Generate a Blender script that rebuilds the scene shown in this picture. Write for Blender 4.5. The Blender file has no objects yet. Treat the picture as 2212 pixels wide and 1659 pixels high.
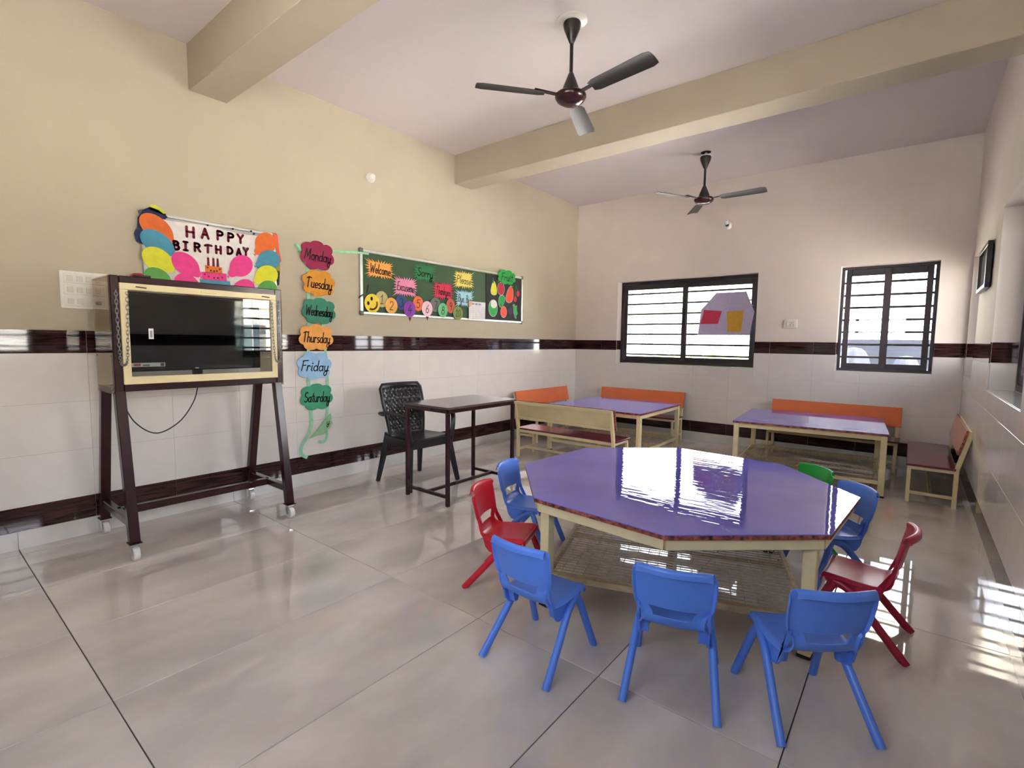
import bpy, bmesh, math, random
from math import sin, cos, pi, radians as rad
from mathutils import Vector, Matrix

random.seed(7)
scene = bpy.context.scene
COL = scene.collection

# ------------------------------------------------------------------ camera
W, ZC, YF = 4.386, 3.239, -7.45            # room: x 0..W, y YF..0, z 0..ZC
cam_d = bpy.data.cameras.new('camera')
cam_d.sensor_fit = 'HORIZONTAL'; cam_d.sensor_width = 36.0
cam_d.lens = 1082.9 / 2212.0 * 36.0
cam_d.clip_start = 0.02; cam_d.clip_end = 500
cam = bpy.data.objects.new('camera', cam_d); COL.objects.link(cam)
cam.location = (4.0024, -6.5203, 1.245)
cam.rotation_euler = (rad(85.1442), rad(-0.7115), rad(38.7439))
scene.camera = cam

# ------------------------------------------------------------------ sky, sun, exposure
world = bpy.data.worlds.new('sky'); scene.world = world; world.use_nodes = True
wn, wl = world.node_tree.nodes, world.node_tree.links
wn.clear()
tc = wn.new('ShaderNodeTexCoord'); sep = wn.new('ShaderNodeSeparateXYZ'); rmp = wn.new('ShaderNodeValToRGB')
bg = wn.new('ShaderNodeBackground'); wo = wn.new('ShaderNodeOutputWorld')
wl.new(tc.outputs['Generated'], sep.inputs[0]); wl.new(sep.outputs['Z'], rmp.inputs[0])
rmp.color_ramp.elements[0].position = 0.0; rmp.color_ramp.elements[0].color = (1.0, 0.97, 0.95, 1)
rmp.color_ramp.elements[1].position = 0.6; rmp.color_ramp.elements[1].color = (0.74, 0.83, 1.0, 1)
wl.new(rmp.outputs[0], bg.inputs['Color']); bg.inputs['Strength'].default_value = 2.4
wl.new(bg.outputs[0], wo.inputs['Surface'])

sun_d = bpy.data.lights.new('sun', 'SUN'); sun_d.energy = 16.0; sun_d.angle = rad(3); sun_d.color = (1.0, 0.95, 0.86)
sun = bpy.data.objects.new('sun', sun_d); COL.objects.link(sun)
sun.rotation_euler = Vector((0.28, 0.30, -1.0)).to_track_quat('-Z', 'Y').to_euler()

scene.view_settings.view_transform = 'Standard'; scene.view_settings.look = 'None'
scene.view_settings.gamma = 1.0; scene.view_settings.use_curve_mapping = False
scene.view_settings.exposure = 3.0
scene.cycles.use_denoising = True
scene.cycles.use_adaptive_sampling = True; scene.cycles.adaptive_threshold = 0.03
scene.cycles.max_bounces = 7; scene.cycles.diffuse_bounces = 4; scene.cycles.glossy_bounces = 3
scene.cycles.transparent_max_bounces = 12; scene.cycles.transmission_bounces = 4
scene.cycles.sample_clamp_indirect = 6.0
scene.cycles.caustics_reflective = False; scene.cycles.caustics_refractive = False


def portal(name, loc, rot, sx, sy):
    d = bpy.data.lights.new(name, 'AREA'); d.shape = 'RECTANGLE'; d.size = sx; d.size_y = sy
    d.cycles.is_portal = True
    o = bpy.data.objects.new(name, d); COL.objects.link(o); o.location = loc; o.rotation_euler = rot
    return o


# openings (lo, hi along the wall, z lo, z hi)
BACK_OPEN = [(0.68, 2.50, 0.955, 2.095), (3.325, 4.148, 0.965, 2.095)]
RIGHT_OPEN = [(-0.87, -0.03, 0.965, 2.095), (-3.42, -2.05, 0.965, 2.125), (-7.1, -5.33, 0.965, 2.125)]
FRONT_OPEN = [(1.90, 3.90, 1.40, 2.15)]        # high window added behind the viewpoint to light the chair backs
for (a, b, c, d) in FRONT_OPEN:
    portal('window_portal', ((a + b) / 2, YF - 0.26, (c + d) / 2), (rad(90), 0, 0), b - a, d - c)
for (a, b, c, d) in BACK_OPEN:
    portal('window_portal', ((a + b) / 2, 0.26, (c + d) / 2), (rad(-90), 0, 0), b - a, d - c)
for (a, b, c, d) in RIGHT_OPEN:
    portal('window_portal', (W + 0.26, (a + b) / 2, (c + d) / 2), (rad(90), 0, rad(90)), b - a, d - c)


# ------------------------------------------------------------------ helpers
def s(r, g, b):
    f = lambda c: c / 12.92 if c <= 0.04045 else ((c + 0.055) / 1.055) ** 2.4
    return (f(r / 255), f(g / 255), f(b / 255))


MATS = {}


def mat(name, col, rough=0.5, metal=0.0, var=0.0, scale=8.0, bump=0.0, bscale=40.0, stretch=(1, 1, 1),
        spec=0.5, coat=0.0, coords='Object', col2=None, detail=3.0, per_object=0.0, lo=0.35, hi=0.65):
    if name in MATS:
        return MATS[name]
    m = bpy.data.materials.new(name); m.use_nodes = True
    n, l = m.node_tree.nodes, m.node_tree.links
    p = n['Principled BSDF']
    p.inputs['Roughness'].default_value = rough; p.inputs['Metallic'].default_value = metal
    p.inputs['Specular IOR Level'].default_value = spec
    p.inputs['Coat Weight'].default_value = coat; p.inputs['Coat Roughness'].default_value = 0.04
    if coords == 'Position':
        g = n.new('ShaderNodeNewGeometry'); src = g.outputs['Position']
    else:
        t = n.new('ShaderNodeTexCoord'); src = t.outputs[coords]
    mp = n.new('ShaderNodeMapping'); mp.inputs['Scale'].default_value = stretch
    l.new(src, mp.inputs['Vector'])
    vec = mp.outputs['Vector']
    if per_object:
        oi = n.new('ShaderNodeObjectInfo'); ad = n.new('ShaderNodeVectorMath'); ad.operation = 'MULTIPLY_ADD'
        cmb = n.new('ShaderNodeCombineXYZ'); l.new(oi.outputs['Random'], cmb.inputs[0]); l.new(oi.outputs['Random'], cmb.inputs[1])
        l.new(cmb.outputs[0], ad.inputs[0]); ad.inputs[1].default_value = (per_object,) * 3; l.new(vec, ad.inputs[2])
        vec = ad.outputs[0]
    nz = n.new('ShaderNodeTexNoise'); nz.inputs['Scale'].default_value = scale; nz.inputs['Detail'].default_value = detail
    l.new(vec, nz.inputs['Vector'])
    cr = n.new('ShaderNodeValToRGB'); l.new(nz.outputs['Fac'], cr.inputs['Fac'])
    a = tuple(max(0, c * (1 - var)) for c in col); b = tuple(min(1, c * (1 + var)) for c in (col2 or col))
    cr.color_ramp.elements[0].position = lo; cr.color_ramp.elements[1].position = hi
    cr.color_ramp.elements[0].color = (*a, 1); cr.color_ramp.elements[1].color = (*b, 1)
    l.new(cr.outputs['Color'], p.inputs['Base Color'])
    if bump:
        nb = n.new('ShaderNodeTexNoise'); nb.inputs['Scale'].default_value = bscale; nb.inputs['Detail'].default_value = 2.0
        l.new(vec, nb.inputs['Vector'])
        bp = n.new('ShaderNodeBump'); bp.inputs['Strength'].default_value = bump; bp.inputs['Distance'].default_value = 0.01
        l.new(nb.outputs['Fac'], bp.inputs['Height']); l.new(bp.outputs['Normal'], p.inputs['Normal'])
    MATS[name] = m
    return m


def thin_glass(name, tint=(1, 1, 1), refl=1.0, rough=0.0, ior=1.5):
    m = bpy.data.materials.new(name); m.use_nodes = True
    n, l = m.node_tree.nodes, m.node_tree.links
    n.clear()
    out = n.new('ShaderNodeOutputMaterial'); mx = n.new('ShaderNodeMixShader')
    tr = n.new('ShaderNodeBsdfTransparent'); tr.inputs['Color'].default_value = (*tint, 1)
    gl = n.new('ShaderNodeBsdfGlossy'); gl.inputs['Roughness'].default_value = rough
    fr = n.new('ShaderNodeFresnel'); fr.inputs['IOR'].default_value = ior
    mu = n.new('ShaderNodeMath'); mu.operation = 'MULTIPLY'; mu.inputs[1].default_value = refl
    l.new(fr.outputs[0], mu.inputs[0]); l.new(mu.outputs[0], mx.inputs['Fac'])
    l.new(tr.outputs[0], mx.inputs[1]); l.new(gl.outputs[0], mx.inputs[2]); l.new(mx.outputs[0], out.inputs['Surface'])
    return m


class MB:
    """collects shapes; build() links them as one mesh object"""
    def __init__(self):
        self.v, self.f, self.mi = [], [], []

    def add(self, vs, fs, mi=0):
        o = len(self.v); self.v += [tuple(p) for p in vs]
        self.f += [tuple(i + o for i in f) for f in fs]; self.mi += [mi] * len(fs)
        return self

    def box(self, x0, x1, y0, y1, z0, z1, b=0.0, mi=0, M=None):
        lo, hi = (min(x0, x1), min(y0, y1), min(z0, z1)), (max(x0, x1), max(y0, y1), max(z0, z1))
        b = min(b, 0.49 * min(hi[i] - lo[i] for i in range(3)))
        if b <= 0:
            vs = [(lo[0] if i & 1 == 0 else hi[0], lo[1] if i & 2 == 0 else hi[1], lo[2] if i & 4 == 0 else hi[2]) for i in range(8)]
            fs = [(0, 2, 3, 1), (4, 5, 7, 6), (0, 1, 5, 4), (2, 6, 7, 3), (0, 4, 6, 2), (1, 3, 7, 5)]
        else:
            vs, idx = [], {}
            for c in range(8):
                sg = [(c >> i) & 1 for i in range(3)]
                for k in range(3):
                    p = [0, 0, 0]
                    for i in range(3):
                        e = hi[i] if sg[i] else lo[i]
                        p[i] = e if i == k else (e - b if sg[i] else e + b)
                    idx[(c, k)] = len(vs); vs.append(tuple(p))
            fs = []
            for k in range(3):
                i, j = (k + 1) % 3, (k + 2) % 3
                for sk in (0, 1):
                    q = [(sk << k) | (a << i) | (d << j) for a, d in ((0, 0), (1, 0), (1, 1), (0, 1))]
                    fs.append(tuple(idx[(c, k)] for c in q))
                for a in (0, 1):
                    for d in (0, 1):
                        c0 = (a << i) | (d << j); c1 = c0 | (1 << k)
                        fs.append((idx[(c0, i)], idx[(c1, i)], idx[(c1, j)], idx[(c0, j)]))
            for c in range(8):
                fs.append((idx[(c, 0)], idx[(c, 1)], idx[(c, 2)]))
        if M is not None:
            vs = [tuple(M @ Vector(p)) for p in vs]
        return self.add(vs, fs, mi)

    def bar(self, p, q, w, h, up=(0, 0, 1), w2=None, h2=None, b=0.0, mi=0, zmin=None):
        """rectangular bar from p to q, w across, h along 'up'; may taper to w2, h2"""
        p, q = Vector(p), Vector(q); d = (q - p).normalized(); up = Vector(up)
        x = d.cross(up)
        if x.length < 1e-5:
            x = d.cross(Vector((1, 0, 0)))
        x.normalize(); u = x.cross(d).normalized()
        w2 = w if w2 is None else w2; h2 = h if h2 is None else h2
        c = b
        vs = []
        def ring(o, ww, hh):
            a, e = ww / 2, hh / 2
            if c > 0:
                pts = [(-a + c, -e), (a - c, -e), (a, -e + c), (a, e - c), (a - c, e), (-a + c, e), (-a, e - c), (-a, -e + c)]
            else:
                pts = [(-a, -e), (a, -e), (a, e), (-a, e)]
            return [tuple(o + x * m + u * k) for m, k in pts]
        r0, r1 = ring(p, w, h), ring(q, w2, h2); n = len(r0)
        if zmin is not None:
            fix = lambda r: [(a, bb, max(zmin, z)) for a, bb, z in r]
            r0, r1 = fix(r0), fix(r1)
        fs = [(i, (i + 1) % n, n + (i + 1) % n, n + i) for i in range(n)] + [tuple(range(n - 1, -1, -1)), tuple(range(n, 2 * n))]
        return self.add(r0 + r1, fs, mi)

    def tube(self, path, r, n=10, mi=0, zmin=None, cap=True, flat=1.0):
        path = [Vector(p) for p in path]; m = len(path)
        rs = r if isinstance(r, (list, tuple)) else [r] * m
        t0 = (path[1] - path[0]).normalized()
        ref = Vector((0, 0, 1)) if abs(t0.z) < 0.9 else Vector((1, 0, 0))
        x = t0.cross(ref).normalized()
        vs = []
        for i, p in enumerate(path):
            a = path[max(0, i - 1)]; b = path[min(m - 1, i + 1)]
            t = (b - a).normalized(); x = (x - t * x.dot(t)).normalized(); y = t.cross(x)
            for k in range(n):
                an = 2 * pi * k / n; q = p + (x * cos(an) + y * sin(an) * flat) * rs[i]
                z = q.z if zmin is None else max(zmin, q.z)
                vs.append((q.x, q.y, z))
        fs = [(i * n + k, i * n + (k + 1) % n, (i + 1) * n + (k + 1) % n, (i + 1) * n + k) for i in range(m - 1) for k in range(n)]
        if cap:
            fs += [tuple(range(n - 1, -1, -1)), tuple((m - 1) * n + k for k in range(n))]
        return self.add(vs, fs, mi)

    def lathe(self, prof, n=20, M=None, mi=0):
        vs = []
        for r, z in prof:
            for k in range(n):
                a = 2 * pi * k / n; vs.append((r * cos(a), r * sin(a), z))
        m = len(prof)
        fs = [(i * n + k, i * n + (k + 1) % n, (i + 1) * n + (k + 1) % n, (i + 1) * n + k) for i in range(m - 1) for k in range(n)]
        fs += [tuple(range(n - 1, -1, -1)), tuple((m - 1) * n + k for k in range(n))]
        if M is not None:
            vs = [tuple(M @ Vector(p)) for p in vs]
        return self.add(vs, fs, mi)

    def prism(self, poly, t0, t1, f, mi=0):
        """polygon (u, v) extruded from t0 to t1; f(u, v, t) -> xyz"""
        n = len(poly)
        vs = [f(u, v, t0) for u, v in poly] + [f(u, v, t1) for u, v in poly]
        fs = [tuple(range(n)), tuple(range(2 * n - 1, n - 1, -1))] + [(i, n + i, n + (i + 1) % n, (i + 1) % n) for i in range(n)]
        return self.add(vs, fs, mi)

    def grid(self, rows, mi=0, skip=None):
        """rows of points -> quads"""
        m, n = len(rows), len(rows[0])
        fs = [(i * n + k, i * n + k + 1, (i + 1) * n + k + 1, (i + 1) * n + k) for i in range(m - 1) for k in range(n - 1)
              if not (skip and skip(i, k))]
        return self.add([p for r in rows for p in r], fs, mi)

    def mesh(self, name, mats, smooth=False, fix=True, angle=35):
        me = bpy.data.meshes.new(name); me.from_pydata(self.v, [], self.f)
        for m in (mats if isinstance(mats, (list, tuple)) else [mats]):
            me.materials.append(m)
        me.polygons.foreach_set('material_index', self.mi)
        if fix:
            bm = bmesh.new(); bm.from_mesh(me); bmesh.ops.recalc_face_normals(bm, faces=bm.faces); bm.to_mesh(me); bm.free()
        if smooth:
            me.polygons.foreach_set('use_smooth', [True] * len(me.polygons)); me.set_sharp_from_angle(angle=rad(angle))
        me.update()
        return me

    def build(self, name, mats, parent=None, smooth=False, fix=True, loc=None, angle=35):
        o = bpy.data.objects.new(name, self.mesh(name, mats, smooth, fix, angle)); COL.objects.link(o)
        if parent is not None:
            o.parent = parent
        if loc is not None:
            o.location = loc
        return o


def tag(o, label, cat, group=None, kind=None):
    o['label'] = label; o['category'] = cat
    if group: o['group'] = group
    if kind: o['kind'] = kind
    return o


def thing(name, label, cat, loc=(0, 0, 0), rz=0.0, group=None, kind=None):
    o = bpy.data.objects.new(name, None); COL.objects.link(o)
    o.empty_display_size = 0.1; o.location = loc; o.rotation_euler = (0, 0, rz)
    return tag(o, label, cat, group, kind)


def share(name, me, parent, loc=(0, 0, 0), rot=None):
    o = bpy.data.objects.new(name, me); COL.objects.link(o); o.parent = parent; o.location = loc
    if rot: o.rotation_euler = rot
    return o


def dup(root, loc, rz, label, group=None):
    r = root.copy(); COL.objects.link(r); r.location = loc; r.rotation_euler = (0, 0, rz); r['label'] = label
    if group: r['group'] = group
    for ch in list(root.children):
        c = ch.copy(); COL.objects.link(c); c.parent = r
        for g in ch.children:
            d = g.copy(); COL.objects.link(d); d.parent = c
    return r


def ellipse(a, b, n=28, cx=0, cy=0, rot=0.0):
    return [(cx + a * cos(t) * cos(rot) - b * sin(t) * sin(rot), cy + a * cos(t) * sin(rot) + b * sin(t) * cos(rot))
            for t in (2 * pi * k / n for k in range(n))]


def catmull(pts, n):
    out = []; m = len(pts)
    for i in range(m - 1):
        p0, p1, p2, p3 = (Vector(pts[max(0, i - 1)]), Vector(pts[i]), Vector(pts[i + 1]), Vector(pts[min(m - 1, i + 2)]))
        for k in range(n):
            t = k / n
            out.append(0.5 * ((2 * p1) + (p2 - p0) * t + (2 * p0 - 5 * p1 + 4 * p2 - p3) * t * t + (3 * p1 - p0 - 3 * p2 + p3) * t ** 3))
    out.append(Vector(pts[-1]))
    return out


# ------------------------------------------------------------------ materials
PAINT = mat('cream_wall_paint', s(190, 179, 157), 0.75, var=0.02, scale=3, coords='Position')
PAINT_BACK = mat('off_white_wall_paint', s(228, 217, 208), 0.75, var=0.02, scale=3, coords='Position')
CEIL = mat('white_ceiling_paint', s(224, 215, 214), 0.7, var=0.015, scale=2, coords='Position')
BEIGE = mat('beige_glossy_wall_tile', s(232, 226, 220), 0.08, var=0.015, scale=9, coords='Position', detail=3, per_object=3.0)
WOOD = mat('brown_wood_look_tile', s(30, 17, 19), 0.04, var=0.35, scale=7, col2=s(66, 36, 37),
           stretch=(0.7, 0.7, 16), coords='Position', detail=5, per_object=3.0)
SKIRT = mat('pale_skirting_tile', s(214, 211, 205), 0.12, var=0.03, scale=6, coords='Position')
FLOOR = mat('grey_polished_floor_tile', s(206, 198, 190), 0.025, var=0.06, scale=2.2, col2=s(220, 212, 204), bump=0.002, bscale=3.0,
            stretch=(1.6, 0.8, 1), coords='Position', detail=5, per_object=5.0, spec=0.6)
GROUT = mat('dark_floor_grout', s(70, 66, 63), 0.8)
WFRAME = mat('dark_window_frame', s(48, 40, 46), 0.35, var=0.1)
PANE = thin_glass('window_glass', (0.97, 0.98, 1.0), 0.9)
CREAM = mat('cream_metal_paint', s(228, 212, 166), 0.32, var=0.035, scale=12)
CREAM_DARK = mat('dusty_cream_metal', s(196, 178, 140), 0.5, var=0.15, scale=30)
MAROON = mat('dark_maroon_metal', s(52, 24, 27), 0.22, var=0.12, scale=10)
PURPLE = mat('violet_laminate', s(118, 108, 200), 0.05, var=0.05, scale=3, coords='Object')
EDGE = mat('red_brown_edge_band', s(74, 32, 32), 0.5, var=0.2, scale=45, col2=s(170, 92, 70))
ORANGE = mat('orange_laminate', s(232, 122, 74), 0.12, var=0.03)
SEATRED = mat('maroon_laminate', s(118, 52, 66), 0.12, var=0.05)
BLACK = mat('black_rubber', s(22, 21, 22), 0.6, var=0.1)
CHROME = mat('chrome', (0.75, 0.75, 0.75), 0.18, metal=1.0)
WHITE_PL = mat('white_plastic', s(232, 228, 220), 0.3, var=0.02)
FANM = mat('dark_fan_paint', s(40, 34, 34), 0.3, var=0.15)
FANB = mat('dark_fan_blade', s(46, 44, 44), 0.5, var=0.15)
FANMOTOR = mat('maroon_fan_motor', s(58, 28, 30), 0.22, var=0.15)
CHAIRBLACK = mat('dark_brown_plastic', s(32, 28, 28), 0.3, var=0.12, scale=20)
INK = mat('dark_marker_ink', s(38, 24, 26), 0.7)
ALU = mat('brushed_aluminium', (0.78, 0.77, 0.76), 0.3, metal=0.7, var=0.05)
GREY_PL = mat('grey_plastic_corner', s(110, 108, 104), 0.5)


def paper(name, col, var=0.05):
    return mat(name, col, 0.75, var=var, scale=25)


# purple table film: fine ripples in the glossy covering
def film(name, base):
    m = mat(name, base, 0.02, var=0.08, scale=2.5, coat=0.0, spec=0.9)
    n, l = m.node_tree.nodes, m.node_tree.links
    g = n.new('ShaderNodeNewGeometry'); mp = n.new('ShaderNodeMapping'); mp.inputs['Rotation'].default_value = (0, 0, rad(-39))
    mp.inputs['Scale'].default_value = (2.4, 13.0, 1)
    l.new(g.outputs['Position'], mp.inputs['Vector'])
    nz = n.new('ShaderNodeTexNoise'); nz.inputs['Scale'].default_value = 2.6; nz.inputs['Detail'].default_value = 1.5; nz.inputs['Roughness'].default_value = 0.5
    l.new(mp.outputs[0], nz.inputs['Vector'])
    bp = n.new('ShaderNodeBump'); bp.inputs['Strength'].default_value = 0.15; bp.inputs['Distance'].default_value = 0.005
    l.new(nz.outputs['Fac'], bp.inputs['Height']); l.new(bp.outputs['Normal'], n['Principled BSDF'].inputs['Normal'])
    return m


FILM = film('violet_laminate_under_plastic_film', s(112, 106, 206))

# ------------------------------------------------------------------ room shell
WT = 0.22


def wall(name, label, lo, hi, z0, z1, opens, f, material):
    """slab with real openings; f(u, z, t) -> xyz, t = 0 room face, t = WT outer face"""
    us = sorted({lo, hi, *[o[0] for o in opens], *[o[1] for o in opens]})
    zs = sorted({z0, z1, *[o[2] for o in opens], *[o[3] for o in opens]})
    solid = lambda i, j: (0 <= i < len(us) - 1 and 0 <= j < len(zs) - 1 and
                          not any(o[0] <= (us[i] + us[i + 1]) / 2 <= o[1] and o[2] <= (zs[j] + zs[j + 1]) / 2 <= o[3] for o in opens))
    b = MB()
    for i in range(len(us) - 1):
        for j in range(len(zs) - 1):
            if not solid(i, j): continue
            a, c, d, e = us[i], us[i + 1], zs[j], zs[j + 1]
            q = lambda *p: b.add([f(*k) for k in p], [(0, 1, 2, 3)])
            q((a, d, 0), (c, d, 0), (c, e, 0), (a, e, 0)); q((a, d, WT), (a, e, WT), (c, e, WT), (c, d, WT))
            if not solid(i - 1, j): q((a, d, 0), (a, e, 0), (a, e, WT), (a, d, WT))
            if not solid(i + 1, j): q((c, d, 0), (c, d, WT), (c, e, WT), (c, e, 0))
            if not solid(i, j - 1): q((a, d, 0), (a, d, WT), (c, d, WT), (c, d, 0))
            if not solid(i, j + 1): q((a, e, 0), (c, e, 0), (c, e, WT), (a, e, WT))
    bm_v = b
    o = bm_v.build(name, material, fix=False)
    bm = bmesh.new(); bm.from_mesh(o.data); bmesh.ops.remove_doubles(bm, verts=bm.verts, dist=1e-5)
    bmesh.ops.recalc_face_normals(bm, faces=bm.faces); bm.to_mesh(o.data); bm.free()
    return tag(o, label, 'wall', kind='structure')


F_LEFT = lambda u, z, t: (-t, u, z)
F_BACK = lambda u, z, t: (u, t, z)
F_RIGHT = lambda u, z, t: (W + t, u, z)
F_FRONT = lambda u, z, t: (u, YF - t, z)
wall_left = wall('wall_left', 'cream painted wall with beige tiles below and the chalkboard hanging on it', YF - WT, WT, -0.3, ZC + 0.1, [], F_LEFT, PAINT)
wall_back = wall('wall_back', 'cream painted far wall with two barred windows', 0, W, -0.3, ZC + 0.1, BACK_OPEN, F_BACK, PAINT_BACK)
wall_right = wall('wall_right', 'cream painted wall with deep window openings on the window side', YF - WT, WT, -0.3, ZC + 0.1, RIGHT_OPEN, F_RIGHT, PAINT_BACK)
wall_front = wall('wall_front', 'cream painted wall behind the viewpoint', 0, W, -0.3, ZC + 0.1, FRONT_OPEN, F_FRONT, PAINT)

ceiling = tag(MB().box(-WT, W + WT, YF - WT, WT, ZC, ZC + 0.2).build('ceiling', CEIL), 'white painted flat ceiling slab', 'ceiling', kind='structure')
ZM = 2.936
for i, (ya, yb, txt) in enumerate([(-5.118, -4.868, 'cream ceiling beam above the television cabinet'), (-2.56, -2.299, 'cream ceiling beam between the two fans')]):
    tag(MB().box(0, W, ya, yb, ZM, ZC, b=0.004).build('beam_%d' % (i + 1), PAINT), txt, 'beam', kind='structure')

# floor: grout bed and polished tiles
floor = tag(MB().box(0, W, YF, 0, -0.12, -0.004).build('floor', GROUT), 'polished grey tiled floor', 'floor', kind='structure')
XL = [0, 0.103, 0.713, 1.323, 1.933, 2.543, 3.153, 3.763, W]
YL = [YF, -7.287, -6.103, -4.919, -3.735, -2.551, -1.367, -0.183, 0]
cache = {}


def tile_mesh(kind, sx, sy, sz, b, m):
    k = (kind, round(sx, 3), round(sy, 3), round(sz, 3))
    if k not in cache:
        cache[k] = MB().box(-sx / 2, sx / 2, -sy / 2, sy / 2, -sz / 2, sz / 2, b=b).mesh('tile', m)
    return cache[k]


GAP = 0.0035
for i in range(len(XL) - 1):
    for j in range(len(YL) - 1):
        sx, sy = XL[i + 1] - XL[i] - GAP, YL[j + 1] - YL[j] - GAP
        share('tile', tile_mesh('f', sx, sy, 0.01, 0.0012, FLOOR), floor, ((XL[i] + XL[i + 1]) / 2, (YL[j] + YL[j + 1]) / 2, -0.005))


def subtract(r, opens):
    rs = [r]
    for (a, b, c, d) in opens:
        nx = []
        for (u0, u1, z0, z1) in rs:
            if u1 <= a or u0 >= b or z1 <= c or z0 >= d:
                nx.append((u0, u1, z0, z1)); continue
            if u0 < a: nx.append((u0, a, z0, z1))
            if u1 > b: nx.append((b, u1, z0, z1))
            m0, m1 = max(u0, a), min(u1, b)
            if z0 < c: nx.append((m0, m1, z0, c))
            if z1 > d: nx.append((m0, m1, d, z1))
        rs = nx
    return [q for q in rs if q[1] - q[0] > 0.012 and q[3] - q[2] > 0.012]


ROWS = [(0.107, 0.248, WOOD, 'w'), (0.248, 0.546, BEIGE, 'b'), (0.546, 0.844, BEIGE, 'b'), (0.844, 1.141, BEIGE, 'b'), (1.141, 1.279, WOOD, 'w')]
TT = 0.006
P = 0.4455


def tile_wall(parent, lo, hi, joint, opens, axis, base, sign, skirt_joints):
    """axis: 'x' = wall plane of constant x; base = plane, sign = direction into the room"""
    js = [lo] + [joint + P * k for k in range(-40, 41) if lo + 0.02 < joint + P * k < hi - 0.02] + [hi]
    def put(u0, u1, z0, z1, m, kd):
        g = 0.002 if kd != 'b' else 0.001; su, sz = u1 - u0 - g, z1 - z0 - (g if kd != 's' else 0.001)
        uc, zc = (u0 + u1) / 2, (z0 + z1) / 2; t = base + sign * TT / 2
        if axis == 'x':
            share('tile', tile_mesh(kd + 'x', TT, su, sz, 0.0004, m), parent, (t, uc, zc))
        else:
            share('tile', tile_mesh(kd + 'y', su, TT, sz, 0.0004, m), parent, (uc, t, zc))
    for (z0, z1, m, kd) in ROWS:
        for a, b in zip(js[:-1], js[1:]):
            for q in subtract((a, b, z0, z1), opens):
                put(*q, m, kd)
    sj = sorted({lo, hi, *[k for k in skirt_joints if lo + 0.02 < k < hi - 0.02]})
    for a, b in zip(sj[:-1], sj[1:]):
        if not any(o[0] - .001 <= a and b <= o[1] + .001 and o[2] < 0.05 for o in opens):
            put(a, b, 0.0, 0.107, SKIRT, 's')


tile_wall(wall_left, YF, 0, -0.395, [], 'x', 0.0, 1, YL)
tile_wall(wall_right, YF, 0, -0.30, RIGHT_OPEN, 'x', W, -1, YL)
tile_wall(wall_back, TT, W - TT, 0.439, BACK_OPEN, 'y', 0.0, -1, XL)
tile_wall(wall_front, TT, W - TT, 0.439, FRONT_OPEN, 'y', YF, 1, XL)


# tiled window reveals: beige tile, brown band, then paint above; stone sill
SILL = mat('white_stone_sill', s(226, 222, 216), 0.12, var=0.04, scale=14, coords='Position')
for parent, opens, side in ((wall_back, BACK_OPEN, 'b'), (wall_right, RIGHT_OPEN, 'r')):
    for (a, b, z0, z1) in opens:
        for e, sg in ((a, 1), (b, -1)):
            for (q0, q1, m) in ((z0, 1.141, BEIGE), (1.141, 1.279, WOOD)):
                q0 += 0.006
                if side == 'b':
                    MB().box(e, e + sg * 0.005, 0.002, 0.115, q0, q1 - 0.002, b=0.0008).build('tile', m, parent)
                else:
                    MB().box(W + 0.002, W + 0.125, e, e + sg * 0.005, q0, q1 - 0.002, b=0.0008).build('tile', m, parent)
        if side == 'b':
            MB().box(a, b, -0.004, 0.118, z0 - 0.002, z0 + 0.006, b=0.001).build('sill', SILL, parent)
        else:
            MB().box(W - 0.004, W + 0.128, a, b, z0 - 0.002, z0 + 0.006, b=0.001).build('sill', SILL, parent)


# ------------------------------------------------------------------ windows
def window(n, label, width, z0, z1, M, nsash=2, edge=0.045, slit=0.0, bars=(), bar_y=0.055):
    """local: x 0..width along the wall, y depth outward (0 = inner face of frame), z world"""
    root = thing('window_%d' % n, label, 'window', kind='structure'); root.matrix_world = M
    dp = 0.05
    for (x0, x1, a, b) in ((0, width, z1 - edge, z1), (0, width, z0, z0 + edge), (0, edge, z0 + edge, z1 - edge), (width - edge, width, z0 + edge, z1 - edge)):
        MB().box(x0, x1, 0, dp, a, b, b=0.003).build('frame', WFRAME, root)
    x0, x1 = edge + slit, width - edge - slit
    st = 0.052; mid = (x0 + x1) / 2
    for k in range(nsash):
        a = x0 + (x1 - x0) * k / nsash - (0.02 if k else 0); b = x0 + (x1 - x0) * (k + 1) / nsash + (0.0 if k else 0.02)
        ya = 0.006 + 0.018 * k; yb = ya + 0.018
        zz0, zz1 = z0 + edge - 0.002, z1 - edge + 0.002
        sash = MB()
        sash.box(a, a + st, ya, yb, zz0, zz1, b=0.002).box(b - st, b, ya, yb, zz0, zz1, b=0.002)
        sash.box(a + st, b - st, ya, yb, zz0, zz0 + 0.055, b=0.002).box(a + st, b - st, ya, yb, zz1 - 0.07, zz1, b=0.002)
        so = sash.build('sash', WFRAME, root)
        MB().box(a + st - 0.004, b - st + 0.004, ya + 0.007, ya + 0.010, zz0 + 0.05, zz1 - 0.065).build('pane', PANE, so)
    for z in bars:
        MB().bar((0.0, bar_y, z), (width, bar_y, z), 0.024, 0.024, b=0.003).build('grille_bar', WFRAME, root)
    return root


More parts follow.
